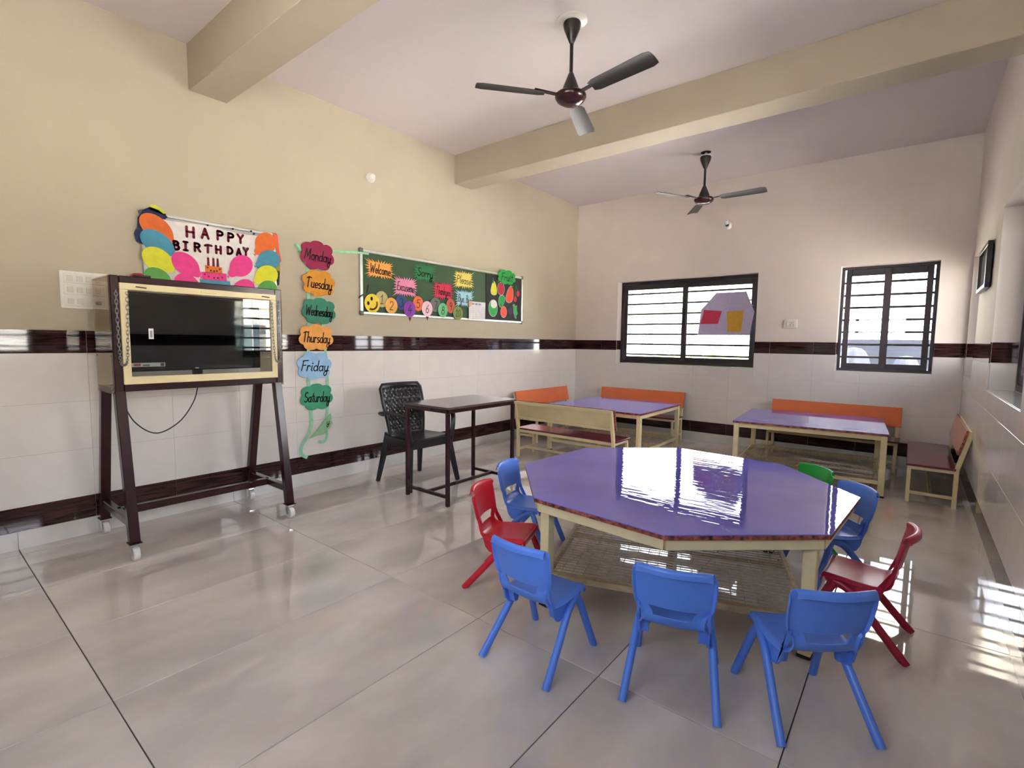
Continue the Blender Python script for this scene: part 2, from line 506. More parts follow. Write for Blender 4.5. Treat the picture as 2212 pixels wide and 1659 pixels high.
Z1B = [1.928, 1.788, 1.648, 1.507, 1.369, 1.229, 1.087]
Z2B = [1.929, 1.793, 1.659, 1.525, 1.393, 1.258, 1.121]
window(1, 'wide dark barred sliding window in the far wall with paper cut-out stuck on its pane', 1.82, 0.961, 2.095, Matrix.Translation((0.68, 0.118, 0)), bars=Z1B)
window(2, 'smaller dark barred window in the far wall near the corner', 0.823, 0.971, 2.095, Matrix.Translation((3.325, 0.118, 0)), edge=0.03, slit=0.012, bars=Z2B)
RB = [1.95, 1.81, 1.67, 1.53, 1.39, 1.25, 1.11]
MR = lambda y: Matrix.Translation((W + 0.128, y, 0)) @ Matrix.Rotation(rad(-90), 4, 'Z')
for i, (a, b, z0, z1) in enumerate(RIGHT_OPEN):
    # local x runs from the far jamb (b) toward the viewpoint (a); local y outward = +x
    window(3 + i, ['dark window tucked into the deep opening beside the far corner', 'dark barred window in the deep opening nearest the right bench',
                   'dark barred window in the side wall beside the viewpoint'][i], b - a, z0 + 0.006, z1, MR(b), bars=RB)

window(6, 'dark barred high window in the wall behind the viewpoint', 2.0, 1.406, 2.15, Matrix.Translation((3.90, YF - 0.128, 0)) @ Matrix.Rotation(pi, 4, 'Z'), bars=[1.52 + .14 * k for k in range(4)])  # unseen window, put in to supply the light from the front

# plain cut paper stuck on the pane of the wide window
cut = thing('paper_cutout', 'plain lilac, red and yellow paper shape stuck on the wide window pane', 'decoration', (2.11, 0.115, 1.62))
LIL, PRED, PYEL = paper('lilac_paper', s(205, 196, 226)), paper('red_paper', s(214, 60, 92)), paper('yellow_paper', s(226, 176, 66))
FB = lambda u, v, t: (u, -t, v)
MB().prism([(-0.33, -0.26), (0.30, -0.26), (0.34, 0.02), (0.24, 0.27), (-0.12, 0.27), (-0.30, 0.06)], 0, 0.002, FB).build('backing_sheet', LIL, cut)
MB().prism([(-0.30, -0.12), (-0.08, -0.12), (-0.04, 0.04), (-0.26, 0.06)], 0.002, 0.004, FB).build('red_patch', PRED, cut)
MB().prism([(0.04, -0.22), (0.20, -0.22), (0.22, 0.04), (0.02, 0.03)], 0.002, 0.004, FB).build('yellow_patch', PYEL, cut)

# ------------------------------------------------------------------ outside
GRASS = mat('sunlit_grass', s(150, 170, 90), 0.9, var=0.25, scale=6, coords='Position')
CONC = mat('pale_concrete', s(232, 226, 216), 0.9, var=0.1, scale=2, coords='Position')
BWHITE = mat('white_building_paint', s(236, 232, 226), 0.8, var=0.03, scale=1, coords='Position')
BGLASS = mat('dark_building_glass', s(80, 92, 100), 0.15)
BRED = mat('red_band_paint', s(170, 70, 60), 0.8)
tag(MB().box(-60, 70, -40, 90, -0.7, -0.5).build('ground', CONC), 'pale concrete yard outside the windows', 'ground', kind='structure')
tag(MB().box(-60, 60, 12, 80, -0.5, -0.44).build('lawn', GRASS), 'sunlit lawn beyond the wide far window', 'lawn', kind='structure')
b1 = thing('building', 'white two-storey building seen through the wide far window', 'building', (-11.5, 24, -0.45))
MB().box(-7, 6.0, 0, 7, 0, 7.2).build('wall', BWHITE, b1)
for zz in (0.6, 3.6, 6.9):
    MB().box(-7.1, 6.1, -0.12, 0, zz, zz + 0.22).build('band', BRED, b1)
for fx in (-5, -2.4, 0.2, 1.6, 4.2):
    for fz in (1.5, 4.6):
        f_ = MB().box(fx, fx + 1.0, -0.06, 0.02, fz, fz + 1.3).build('window', BWHITE, b1)
        MB().box(fx + 0.08, fx + 0.46, -0.08, -0.05, fz + 0.08, fz + 1.22).box(fx + 0.54, fx + 0.92, -0.08, -0.05, fz + 0.08, fz + 1.22).build('pane', BGLASS, f_)
b2 = thing('building', 'white building across the yard mirrored in the television glass', 'building', (20, -9, -0.5))
MB().box(0, 8, -14, 16, 0, 3.6).build('wall', BWHITE, b2)
MB().box(-0.6, 8.4, -14.4, 16.4, 3.6, 3.95).build('roof', CONC, b2)
for fy in range(-12, 15, 3):
    f_ = MB().box(-0.05, 0.02, fy, fy + 1.3, 1.1, 2.4).build('window', BWHITE, b2)
    MB().box(-0.08, -0.04, fy + 0.08, fy + 0.62, 1.18, 2.32).box(-0.08, -0.04, fy + 0.68, fy + 1.22, 1.18, 2.32).build('pane', BGLASS, f_)
tag(MB().box(2.8, 7.5, 2.6, 2.75, -0.5, 1.34, b=0.01).build('boundary_wall', mat('blue_grey_plaster', s(30, 36, 50), 0.9, var=0.15, scale=3)),
    'low blue-grey yard wall behind the small far window', 'wall', kind='structure')
TARP = mat('pale_blue_tarpaulin', s(42, 49, 64), 0.7, var=0.25, scale=5, bump=0.6, bscale=6)
for k, (hx, hw, hz, lb) in enumerate([(3.34, 0.28, 1.22, 'rounded pale tarpaulin heap outside the small far window, larger of two'),
                                      (3.92, 0.22, 1.12, 'rounded pale tarpaulin heap outside the small far window, smaller of two')]):
    rows = []
    for i in range(13):
        a = i / 12 * pi / 2; rr = 0.98 * hw * cos(a) ** 0.55 if i < 12 else 0.004
        rows.append((max(rr, 0.004), -0.5 + (hz + 0.5) * sin(a)))
    mb = MB().lathe(rows, 24)
    mb.v = [(x * (1 + 0.14 * sin(5 * math.atan2(y, x) + 3 * z)), y * (1 + 0.1 * cos(4 * math.atan2(y, x))), z) for x, y, z in mb.v]
    o = mb.build('tarpaulin_heap', TARP, smooth=True); o.location = (hx, 1.9, 0)
    tag(o, lb, 'heap', 'tarpaulin heaps in the yard')
tag(MB().box(2.75, 9, WT, 3.4, 2.85, 2.95).build('shade_slab', CONC), 'unseen concrete slab added to shade the yard outside the small far window', 'roof', kind='structure')  # slab out of view, added to keep sun and sky off the heaps
hed = thing('hedge', 'low green hedge at the edge of the sunlit lawn', 'hedge', (-3.2, 22.0, -0.45))
LEAF = mat('hedge_leaves', s(120, 140, 70), 0.9, var=0.4, scale=20)
for k in range(14):
    mb = MB().lathe([(0.05, 0), (0.5, 0.15), (0.62, 0.5), (0.5, 0.85), (0.05, 1.0)], 10)
    mb.v = [(x + random.uniform(-.06, .06) - 4.5 + k * 0.75, y + random.uniform(-.06, .06), z * (0.9 + 0.3 * random.random())) for x, y, z in mb.v]
    mb.build('bush', LEAF, hed, smooth=True)

# ------------------------------------------------------------------ stroke lettering
def arc(cx, cy, rx, ry, a0, a1, n=12):
    return [(cx + rx * cos(rad(a0 + (a1 - a0) * k / n)), cy + ry * sin(rad(a0 + (a1 - a0) * k / n))) for k in range(n + 1)]


OV = arc(.42, .5, .4, .5, 50, 410)
GL = {
    'a': (1.0, [OV, [(.82, 1), (.82, .2), (1.0, 0)]]), 'b': (.95, [[(.05, 2), (.05, .1)], arc(.42, .5, .38, .5, 180, 540)]),
    'c': (.85, [arc(.45, .5, .4, .5, 45, 315)]), 'd': (1.0, [OV, [(.82, 2.0), (.82, .2), (1.0, 0)]]),
    'e': (.85, [[(.05, .5), (.78, .55)] + arc(.43, .5, .38, .5, 10, 320)]), 'h': (.9, [[(.05, 2), (.05, 0)], arc(.4, .6, .35, .4, 180, 0, 8) + [(.75, .1), (.9, 0)]]),
    'i': (.4, [[(.12, 1), (.12, .15), (.35, 0)], arc(.14, 1.45, .05, .05, 0, 360, 6)]), 'k': (.85, [[(.05, 2), (.05, 0)], [(.7, 1), (.08, .45), (.8, 0)]]),
    'l': (.4, [[(.15, 2), (.12, .2), (.35, 0)]]), 'm': (1.35, [[(.05, 1), (.05, 0)], arc(.32, .6, .28, .4, 180, 0, 8) + [(.6, 0)], arc(.88, .6, .28, .4, 180, 0, 8) + [(1.16, .1), (1.3, 0)]]),
    'n': (.9, [[(.05, 1), (.05, 0)], arc(.4, .6, .35, .4, 180, 0, 8) + [(.75, .1), (.9, 0)]]), 'o': (.9, [OV]),
    'r': (.7, [[(.05, 1), (.05, 0)], arc(.35, .55, .3, .45, 180, 40, 6)]),
    's': (.75, [arc(.38, .74, .28, .26, 40, 270, 8) + arc(.36, .24, .3, .26, 90, -140, 8)]),
    't': (.6, [[(.3, 1.7), (.28, .2), (.55, 0)], [(0, 1.1), (.6, 1.15)]]), 'u': (.95, [[(.05, 1)] + arc(.4, .4, .35, .4, 180, 360, 8) + [(.75, 1)], [(.75, .5), (.75, .15), (.95, 0)]]),
    'x': (.85, [[(.0, 1), (.75, 0)], [(.75, 1), (.0, 0)]]),
    'w': (1.2, [[(.0, 1), (.25, 0), (.55, .9), (.8, 0), (1.1, 1)]]),
    'y': (1.0, [[(.05, 1)] + arc(.4, .45, .35, .4, 180, 360, 8) + [(.75, 1)], [(.75, 1), (.72, -.4)] + arc(.42, -.5, .3, .4, 0, -240, 10) + [(1.0, .1)]]),
    '.': (.35, [arc(.12, .06, .06, .06, 0, 360, 6)]), ' ': (.5, []),
    'M': (1.6, [[(.05, 0), (.2, 1.95), (.72, .5), (1.25, 1.95), (1.4, 0)]]), 'T': (1.2, [[(.5, 1.9), (.45, 0)], [(-.05, 1.7), (.5, 1.95), (1.2, 1.85)]]),
    'W': (1.8, [[(0, 1.9), (.35, 0), (.85, 1.5), (1.2, 0), (1.7, 1.95)]]), 'F': (1.0, [[(.15, 1.9), (.1, 0)], [(.0, 1.85), (1.05, 2)], [(.12, 1.0), (.75, 1.05)]]),
    'S': (1.1, [arc(.5, 1.45, .42, .45, 40, 270, 8) + arc(.48, .5, .46, .5, 90, -150, 8)]),
    'E': (1.05, [[(.95, 1.9), (.1, 1.85), (.05, .05), (.95, 0)], [(.08, 1.0), (.75, 1.0)]]),
    'P': (1.05, [[(.1, 1.9), (.05, 0)], [(.1, 1.85)] + arc(.45, 1.4, .5, .45, 90, -90, 8) + [(.08, .95)]]),
    'B': (1.05, [[(.08, 1.9), (.08, 0)], [(.08, 1.88)] + arc(.45, 1.45, .42, .42, 90, -90, 8) + [(.08, 1.03)] + arc(.5, .52, .48, .5, 90, -90, 8) + [(.08, 0.02)]]),
    'H': (1.2, [[(.05, 1.95), (.05, 0)], [(1.05, 1.95), (1.05, 0)], [(.05, 1), (1.05, 1)]]), 'A': (1.3, [[(.0, 0), (.58, 1.95), (1.15, 0)], [(.22, .72), (.94, .72)]]),
    'Y': (1.2, [[(.0, 1.95), (.55, 1.0), (1.1, 1.95)], [(.55, 1.0), (.55, 0)]]), 'I': (.8, [[(.35, 1.95), (.35, 0)], [(.05, 1.95), (.65, 1.95)], [(.05, 0), (.65, 0)]]),
    'R': (1.1, [[(.08, 1.95), (.08, 0)], [(.08, 1.9)] + arc(.45, 1.45, .45, .45, 90, -90, 8) + [(.08, 1.0)], [(.45, 1.0), (1.0, 0)]]),
    'D': (1.15, [[(.08, 1.95), (.08, 0)], [(.08, 1.93)] + arc(.3, .975, .75, .955, 90, -90, 12) + [(.08, .02)]]),
    '0': (.95, [arc(.42, .95, .4, .95, 0, 360, 16)]), '1': (.8, [[(.05, 1.4), (.42, 1.9), (.38, .05)], [(.0, 0.02), (.8, 0.05)]]),
    '2': (1.0, [arc(.45, 1.4, .4, .5, 170, -30, 8) + [(.05, .05), (.95, .05)]]), '3': (.95, [arc(.38, 1.45, .4, .45, 150, -80, 8) + arc(.38, .5, .48, .52, 80, -150, 10)]),
    '4': (1.05, [[(.6, 1.9), (0, .65), (1.05, .75)], [(.75, 1.3), (.68, 0)]]), '5': (1.0, [[(.9, 1.9), (.15, 1.85), (.1, 1.1)] + arc(.4, .6, .48, .6, 120, -150, 12)]),
    '6': (.95, [[(.75, 1.85), (.2, 1.2)] + arc(.45, .5, .42, .5, 150, 510, 14)]), '7': (.95, [[(.0, 1.8), (.85, 1.85), (.35, 0)]]),
    '8': (.95, [arc(.45, 1.42, .34, .42, -90, 270, 12), arc(.45, .5, .42, .5, 90, 450, 14)]), '9': (.95, [arc(.42, 1.35, .38, .48, 0, 360, 12), [(.8, 1.4), (.72, .6), (.6, 0)]]),
}


def strokes(mb, text, h, width, f, slant=0.15, t=0.0, mi=0, fit=None, rise=0.0, joint=True):
    """lays out text (height of a capital = h) centred on 0, 0; f(u, v, t) -> xyz"""
    k = h / 1.95; adv = 0.0; lines = []
    for ch in text:
        w, ls = GL[ch]
        for ln in ls:
            lines.append([((adv + x + slant * y) * k, y * k) for x, y in ln])
        adv += (w + 0.14)
    tot = (adv - 0.14) * k; sx = 1.0 if not fit else fit / tot
    for ln in lines:
        pts = [((x - tot / 2) * sx, y - h / 2 + rise * (x - tot / 2) * sx) for x, y in ln]
        for (a, b) in zip(pts[:-1], pts[1:]):
            dx, dy = b[0] - a[0], b[1] - a[1]; L = math.hypot(dx, dy) or 1e-6
            nx, ny = -dy / L * width / 2, dx / L * width / 2
            mb.add([f(a[0] + nx, a[1] + ny, t), f(a[0] - nx, a[1] - ny, t), f(b[0] - nx, b[1] - ny, t), f(b[0] + nx, b[1] + ny, t)], [(0, 1, 2, 3)], mi)
        if joint:
            for a in pts:
                mb.add([f(a[0] + width / 2 * cos(pi * q / 3), a[1] + width / 2 * sin(pi * q / 3), t) for q in range(6)], [tuple(range(6))], mi)
    return mb


FL = lambda u, v, t: (t, u, v)          # left wall: u = +y, v = +z, t = away from the wall


def cloud(a, b, n, seed):
    r = random.Random(seed); ph = r.uniform(0, 6); pts = []
    N = 72
    for i in range(N):
        th = 2 * pi * i / N
        e = (abs(cos(th)) ** 2.6 + abs(sin(th)) ** 2.6) ** (-1 / 2.6)
        k = e * (0.86 + 0.20 * abs(sin(n * th / 2 + ph)) ** 0.6)
        pts.append((a * k * cos(th), b * k * sin(th)))
    return pts


def spiky(a, b, seed):
    r = random.Random(seed); pts = []
    per = [((-1, -1), (1, -1), 9), ((1, -1), (1, 1), 6), ((1, 1), (-1, 1), 9), ((-1, 1), (-1, -1), 6)]
    for (p, q, n) in per:
        for k in range(n):
            t = k / n
            x, y = p[0] + (q[0] - p[0]) * t, p[1] + (q[1] - p[1]) * t
            o = 1.0 + r.uniform(0.0, 0.26); i = 0.78 + r.uniform(-.05, .05)
            t2 = (k + 0.5) / n; x2, y2 = p[0] + (q[0] - p[0]) * t2, p[1] + (q[1] - p[1]) * t2
            pts += [(a * x * o, b * y * o), (a * x2 * i, b * y2 * i)]
    return pts


def card(name, label, cat, group, poly, y, z, x, m, text=None, h=0.04, width=0.006, ink=None, fit=None, slant=0.2, rise=0.0, off=(0, 0)):
    o = MB().prism(poly, 0, 0.003, FL).build(name, m, loc=(x, y, z)); tag(o, label, cat, group)
    if text:
        mb = MB(); strokes(mb, text, h, width, lambda u, v, t: (t, u + off[0], v + off[1]), slant, 0.0036, fit=fit, rise=rise)
        mb.build('lettering', ink or INK, o, fix=False)
    return o


# ------------------------------------------------------------------ green chalkboard and what is stuck on it
GB = mat('green_chalkboard', s(48, 78, 48), 0.6, var=0.08, scale=5)
by0, by1, bz0, bz1 = -3.775, -1.353, 1.478, 2.068
brd = thing('chalkboard', 'long green chalkboard with aluminium frame on the cream wall', 'chalkboard', (0, (by0 + by1) / 2, bz0))
hl, hh = (by1 - by0) / 2, bz1 - bz0
MB().box(0.004, 0.016, -hl + .005, hl - .005, 0.005, hh - .005).build('panel', GB, brd)
for (a, b, c, d) in ((-hl, hl, 0, 0.026), (-hl, hl, hh - 0.026, hh), (-hl, -hl + 0.026, 0.026, hh - 0.026), (hl - 0.026, hl, 0.026, hh - 0.026)):
    MB().box(0.002, 0.026, a, b, c, d, b=0.005).build('frame', ALU, brd, smooth=True)
for cy in (-hl + 0.012, hl - 0.012):
    for cz in (0.012, hh - 0.012):
        MB().box(0.001, 0.029, cy - 0.022, cy + 0.022, cz - 0.022, cz + 0.022, b=0.009).build('corner_cap', GREY_PL, brd, smooth=True)
GC = 'greeting cards on the chalkboard'
for (txt, y0, y1, z0, z1, col, lab, sd, ww) in [
    ('Welcome', -3.72, -3.435, 1.854, 1.996, s(250, 166, 82), 'orange spiky paper card reading Welcome', 1, .008),
    ('Excuseme', -3.387, -3.119, 1.689, 1.851, s(232, 142, 178), 'pink spiky paper card reading Excuseme', 2, .006),
    ('Sorry', -3.13, -2.87, 1.869, 2.029, s(40, 116, 70), 'dark green spiky paper card reading Sorry', 3, .008),
    ('Thankyou', -2.876, -2.611, 1.694, 1.852, s(214, 40, 84), 'crimson spiky paper card reading Thankyou', 4, .006),
    ('Please', -2.572, -2.292, 1.842, 2.006, s(240, 216, 110), 'yellow spiky paper card reading Please', 5, .006),
    ('Bye. Bye', -2.547, -2.284, 1.636, 1.798, s(168, 212, 228), 'pale blue spiky paper card reading Bye Bye', 6, .006)]:
    card('greeting_card', lab, 'card', GC, spiky((y1 - y0) / 2, (z1 - z0) / 2, sd), (y0 + y1) / 2 + (.02 if sd == 1 else 0), (z0 + z1) / 2 - (.02 if sd == 1 else .012 if sd == 3 else 0), 0.0175 if sd != 6 else 0.019,
         paper(lab.split(' spiky')[0].replace(' ', '_') + '_card_paper', col), txt, h=0.085, width=ww + .002, fit=(y1 - y0) * 0.8, rise=-0.06)
NC = 'numbered paper balloons along the chalkboard'
for k, (txt, y, z, a, b, col, cn) in enumerate([
    ('1', -3.545, 1.628, .071, .077, s(196, 180, 128), 'khaki'), ('2', -3.438, 1.575, .073, .076, s(236, 172, 88), 'light orange'), ('3', -3.314, 1.615, .071, .074, s(58, 82, 140), 'navy blue'),
    ('4', -3.213, 1.555, .077, .079, s(142, 66, 176), 'purple'), ('5', -3.098, 1.617, .069, .075, s(232, 116, 72), 'orange'), ('6', -2.983, 1.572, .073, .078, s(240, 196, 210), 'pale pink'),
    ('7', -2.862, 1.62, .075, .075, s(110, 110, 110), 'grey'), ('8', -2.762, 1.569, .07, .076, s(104, 186, 128), 'mint green'), ('9', -2.642, 1.62, .066, .078, s(206, 96, 80), 'brick red'),
    ('10', -2.535, 1.55, .077, .076, s(124, 142, 76), 'olive green')]):
    o = card('number_card', '%s round paper balloon numbered %s at the foot of the chalkboard' % (cn, txt), 'card', NC, ellipse(a, b), y, z, (0.0275 if k % 2 else 0.0215) + 0.0004 * k,
             paper(cn.replace(' ', '_') + '_balloon_paper', col), txt, h=0.085 if txt != '10' else 0.075, width=0.0065, slant=0.1)
    if txt in ('4', '6'):
        MB().prism([(-0.016, -b - 0.004), (0.02, -b - 0.002), (0.004, -b - 0.045)], 0, 0.002, FL).build('tail', paper('dark_red_tail_paper', s(96, 24, 34)), o)
sm = card('smiley_card', 'yellow smiling face cut from paper at the corner of the chalkboard', 'card', None, ellipse(.086, .087), -3.657, 1.583, 0.0285, paper('smiley_yellow_paper', s(238, 208, 70)))
for ex, ez in ((-0.045, -0.002), (-0.008, 0.042)):
    MB().prism(ellipse(.013, .018, 14, ex, ez), 0.003, 0.0042, FL).build('eye', INK, sm)
mb = MB(); pts = arc(-0.006, -0.004, .06, .055, -115, 25, 10)
for a, b in zip(pts[:-1], pts[1:]):
    mb.prism([(a[0] * .82, a[1] * .82), (a[0] * 1.12, a[1] * 1.12), (b[0] * 1.12, b[1] * 1.12), (b[0] * .82, b[1] * .82)], 0.003, 0.0042, FL)
mb.build('mouth', paper('dark_red_tail_paper', s(96, 24, 34)), sm)
# curled scrap and timetable
rows = [[(0.02 + 0.03 * sin(pi * t / 8), -3.80 + 0.007 * t, 1.615 + 0.03 * sin(pi * t / 8) + dz) for dz in (0, 0.012)] for t in range(9)]
tag(MB().grid(rows).build('curled_strip', paper('brown_strip_paper', s(70, 44, 40)), fix=False), 'curled brown paper strip on the left end of the chalkboard', 'paper')
tag(MB().tube([(0.02 + 0.012 * sin(pi * t / 8), -3.71 + 0.02 * (t / 8) ** 2, 1.675 + 0.009 * t) for t in range(9)], 0.006, 6).build('bent_strip', paper('brown_strip_paper', s(70, 44, 40)), smooth=True),
    'thin bent brown strip above the yellow smiling face', 'paper')
tt_ = MB().prism([(-.137, -.105), (.137, -.103), (.14, .1), (-.14, .098)], 0, 0.003, FL).build('timetable_sheet', paper('white_timetable_paper', s(226, 222, 226)), loc=(0.031, -2.222, 1.595))
tag(tt_, 'white printed timetable sheet beside the black fruit poster', 'paper')
mb = MB()
for k in range(7):
    mb.box(0.0031, 0.0034, -.12, .12, .04 - .022 * k, .041 - .022 * k)
for k in range(6):
    mb.box(0.0031, 0.0034, -.12 + .048 * k, -.119 + .048 * k, -.092, .04)
for k in range(3):
    mb.box(0.0031, 0.0034, -.09 + .055 * k, -.05 + .055 * k, .062, .082)
mb.build('printed_table', mat('grey_print', s(150, 150, 160), 0.8), tt_)
mb = MB().prism([(-.14, .03), (-.1, .05), (-.09, .098), (-.14, .098)], 0.003, 0.004, FL); mb.build('corner_print', paper('orange_print', s(228, 170, 130)), tt_)
# fruit poster
fp = MB().box(0, 0.004, -.338, .338, -.262, .262).build('fruit_poster', paper('black_poster_paper', s(28, 26, 28)), loc=(0.0165, -1.722, 1.770))
tag(fp, 'black paper poster with cut-out fruit at the end of the chalkboard', 'poster')
FRW = paper('fruit_outline_paper', s(214, 214, 206))


def fruit(name, poly, col, y, z, stem=None, outline=True):
    o = MB()
    dy, dz = y + 1.722, z - 1.766
    if outline:
        o.prism([(u * 1.1 + dy, v * 1.08 + dz) for u, v in poly], 0.004, 0.0052, FL, 1)
    o.prism([(u + dy, v + dz) for u, v in poly], 0.0045, 0.0065, FL, 0)
    ob = o.build(name, [paper(name + '_paper', col), FRW], fp)
    if stem:
        MB().prism([(u + dy, v + dz) for u, v in stem], 0.0045, 0.007, FL).build('stem', paper('stem_green_paper', s(40, 130, 60)), ob)
    return ob


blob = lambda a, b, w=0.0, n=26: [(a * cos(t) * (1 + w * sin(t)), b * sin(t) + w * a * cos(2 * t)) for t in (2 * pi * k / n for k in range(n))]
fruit('mango', blob(.052, .078, -.2), s(222, 214, 50), -1.918, 1.862, [(-.02, .07), (0, .07), (-.012, .13), (-.026, .13)])
fruit('apple', blob(.062, .074), s(190, 24, 62), -1.785, 1.878, [(-.03, .06), (-.015, .06), (-.06, .10), (-.075, .09)])
fruit('papaya', [(u + 0.35 * v * 0.6, v) for u, v in blob(.066, .1, -.15)], s(236, 78, 54), -1.614, 1.815, [(.03, .1), (.05, .09), (.07, .12), (.05, .125)])
fruit('cherry', blob(.032, .037), s(214, 36, 66), -1.505, 1.774, [(-.004, .03), (.006, .03), (.006, .17), (-.002, .17)], False)
fruit('cherry', blob(.032, .037), s(214, 36, 66), -1.451, 1.846, [(-.01, .03), (.0, .03), (-.045, .11), (-.052, .105)], False)
fruit('guava', [(u + .2 * v, v) for u, v in blob(.055, .07, .1)], s(40, 158, 74), -1.772, 1.735)
fruit('coconut', blob(.075, .095), s(40, 170, 80), -1.929, 1.635)
MB().prism([(u - 0.207 + 0.01, v - 0.131 + 0.05) for u, v in ellipse(.058, .05, 22)], 0.0065, 0.008, FL).build('coconut_flesh', paper('white_flesh_paper', s(232, 230, 226)), fp)
fruit('peach', blob(.056, .066), s(240, 84, 60), -1.73, 1.601, [(-.03, .055), (-.02, .06), (-.06, .1), (-.075, .09)])
fruit('grapes', blob(.046, .055), s(62, 34, 70), -1.602, 1.619, None, False)
fruit('leaf', [(-.045, .07), (-.02, .085), (0, .06), (.03, .07), (.028, .02), (.045, -.02), (.02, -.05), (.025, -.085), (-.005, -.075), (-.03, -.02), (-.035, .02)], s(56, 178, 100), -1.501, 1.62)
card('fruit_title_card', 'bright green paper cloud reading Fruit on top of the black poster', 'card', None, cloud(.165, .085, 8, 9), -1.69, 2.03, 0.03,
     paper('bright_green_card_paper', s(38, 160, 70)), 'Fruit', h=0.09, width=0.011, ink=paper('dark_green_ink', s(16, 84, 40)), fit=.22)

# ------------------------------------------------------------------ day cards on ribbons
RIB = mat('mint_satin_ribbon', s(150, 212, 172), 0.35, var=0.1, scale=30)
DC = 'day cards hanging on the ribbon'


def ribbon(mb, path, w, nrm=(1, 0, 0)):
    rows = []
    pts = [Vector(p) for p in path]
    for i, p in enumerate(pts):
        t = (pts[min(i + 1, len(pts) - 1)] - pts[max(0, i - 1)]).normalized(); sd = t.cross(Vector(nrm)).normalized()
        rows.append([tuple(p + sd * w / 2), tuple(p - sd * w / 2)])
    return mb.grid(rows)


rb = thing('ribbon', 'pale green satin ribbon ladder carrying the day cards', 'ribbon', (0, -4.22, 0.2))
mb = MB(); ribbon(mb, catmull([(.012, -.06, 1.75), (.012, -.06, 1.2), (.013, -.075, .82), (.016, -.07, .55), (.02, -.06, .35), (.02, -.085, .24), (.016, -.15, .14), (.012, -.15, .07), (.014, -.10, .035)], 6), .027)
mb.build('hanging_ribbon', RIB, rb, fix=False)
mb = MB(); ribbon(mb, catmull([(.012, .07, 1.75), (.012, .07, 1.2), (.014, .095, .82), (.016, .10, .5), (.016, .075, .3), (.02, .08, .2), (.03, .05, .155), (.03, .0, .16)], 6), .024)
mb.build('hanging_ribbon', RIB, rb, fix=False)
mb = MB(); ribbon(mb, [(.02, .12, 1.80), (.028, .3, 1.815), (.032, .44, 1.828), (.032, .53, 1.83)], .018); mb.build('cross_ribbon', RIB, rb, fix=False)
mb = MB(); mb.tube([(.01 + .03 * sin(t), -.15 + .02 * cos(t), 1.755 + .02 * t) for t in (0, .5, 1, 1.6, 2.2, 2.8)], .012, 6, flat=0.3); mb.build('bow', RIB, rb, smooth=True)
for k, (txt, y, z, a, b, col, cn, tx) in enumerate([
    ('Monday', -4.196, 1.945, .145, .115, s(148, 28, 72), 'maroon', 0), ('Tuesday', -4.188, 1.715, .142, .105, s(216, 144, 46), 'ochre', 0), ('Wednesday', -4.192, 1.482, .148, .105, s(58, 134, 110), 'teal green', 0),
    ('Thursday', -4.222, 1.258, .15, .105, s(240, 168, 84), 'light orange', 0), ('Friday', -4.243, 1.017, .15, .112, s(158, 200, 236), 'sky blue', 0), ('Saturday', -4.228, .75, .142, .108, s(64, 158, 118), 'green', 0)]):
    card('day_card', '%s paper cloud reading %s on the ribbon ladder' % (cn, txt), 'card', DC, cloud(a, b, 7, 20 + k), y, z, 0.024, paper(cn.replace(' ', '_') + '_cloud_paper', col), txt,
         h=0.085, width=0.009, fit=a * 1.66, rise=-0.05, slant=.25)
sc = MB().prism([(-.10, -.10), (-.04, -.045), (.03, .03), (.095, .10), (.105, .075), (.10, .04), (.112, .015), (.085, -.03), (.05, -.045), (.03, -.075), (-.03, -.08)], 0, .003,
                lambda u, v, t: (t + .05 * (u + .1), u, v)).build('day_card', paper('pale_green_cloud_paper', s(150, 200, 150)), loc=(.024, -4.205, .497))
tag(sc, 'folded pale green paper card hanging at the bottom of the ribbon', 'card', DC)
mb = MB(); strokes(mb, 'y', .05, .006, lambda u, v, t: (t + .05 * (u + .165), u + .07, v + .03), .2, .0036); mb.build('lettering', INK, sc, fix=False)

# ------------------------------------------------------------------ birthday display board
bd = thing('display_board', 'birthday display board with paper balloons above the television cabinet', 'display board', (0, -4.988, 1.46))
bh, bw = 0.606, 0.4425
MB().box(.004, .016, -bw + .004, bw - .004, .004, bh - .004).build('panel', mat('grey_board_face', s(180, 178, 176), 0.6), bd)
for (a, b, c, d) in ((-bw, bw, 0, .022), (-bw, bw, bh - .022, bh), (-bw, -bw + .022, .022, bh - .022), (bw - .022, bw, .022, bh - .022)):
    MB().box(.002, .024, a, b, c, d, b=.004).build('frame', ALU, bd, smooth=True)
for cy in (-bw + .01, bw - .01):
    MB().box(.001, .027, cy - .02, cy + .02, bh - .03, bh + .004, b=.008).build('corner_cap', GREY_PL, bd, smooth=True)
rows = [[(.026 + .003 * sin(9 * u) * sin(7 * v), -.425 + .85 * u, .02 + (.555 - .012 * u - .006 * sin(11 * u)) * v) for u in [k / 16 for k in range(17)]] for v in [k / 8 for k in range(9)]]
MB().grid(rows).build('white_sheet', paper('white_sheet_paper', s(232, 226, 222)), bd, smooth=True, fix=False)
PX = 0.031
BAL = {'or': s(226, 108, 46), 'bl': s(74, 144, 172), 'ye': s(222, 218, 54), 'gr': s(96, 166, 82), 'pk': s(238, 66, 146)}
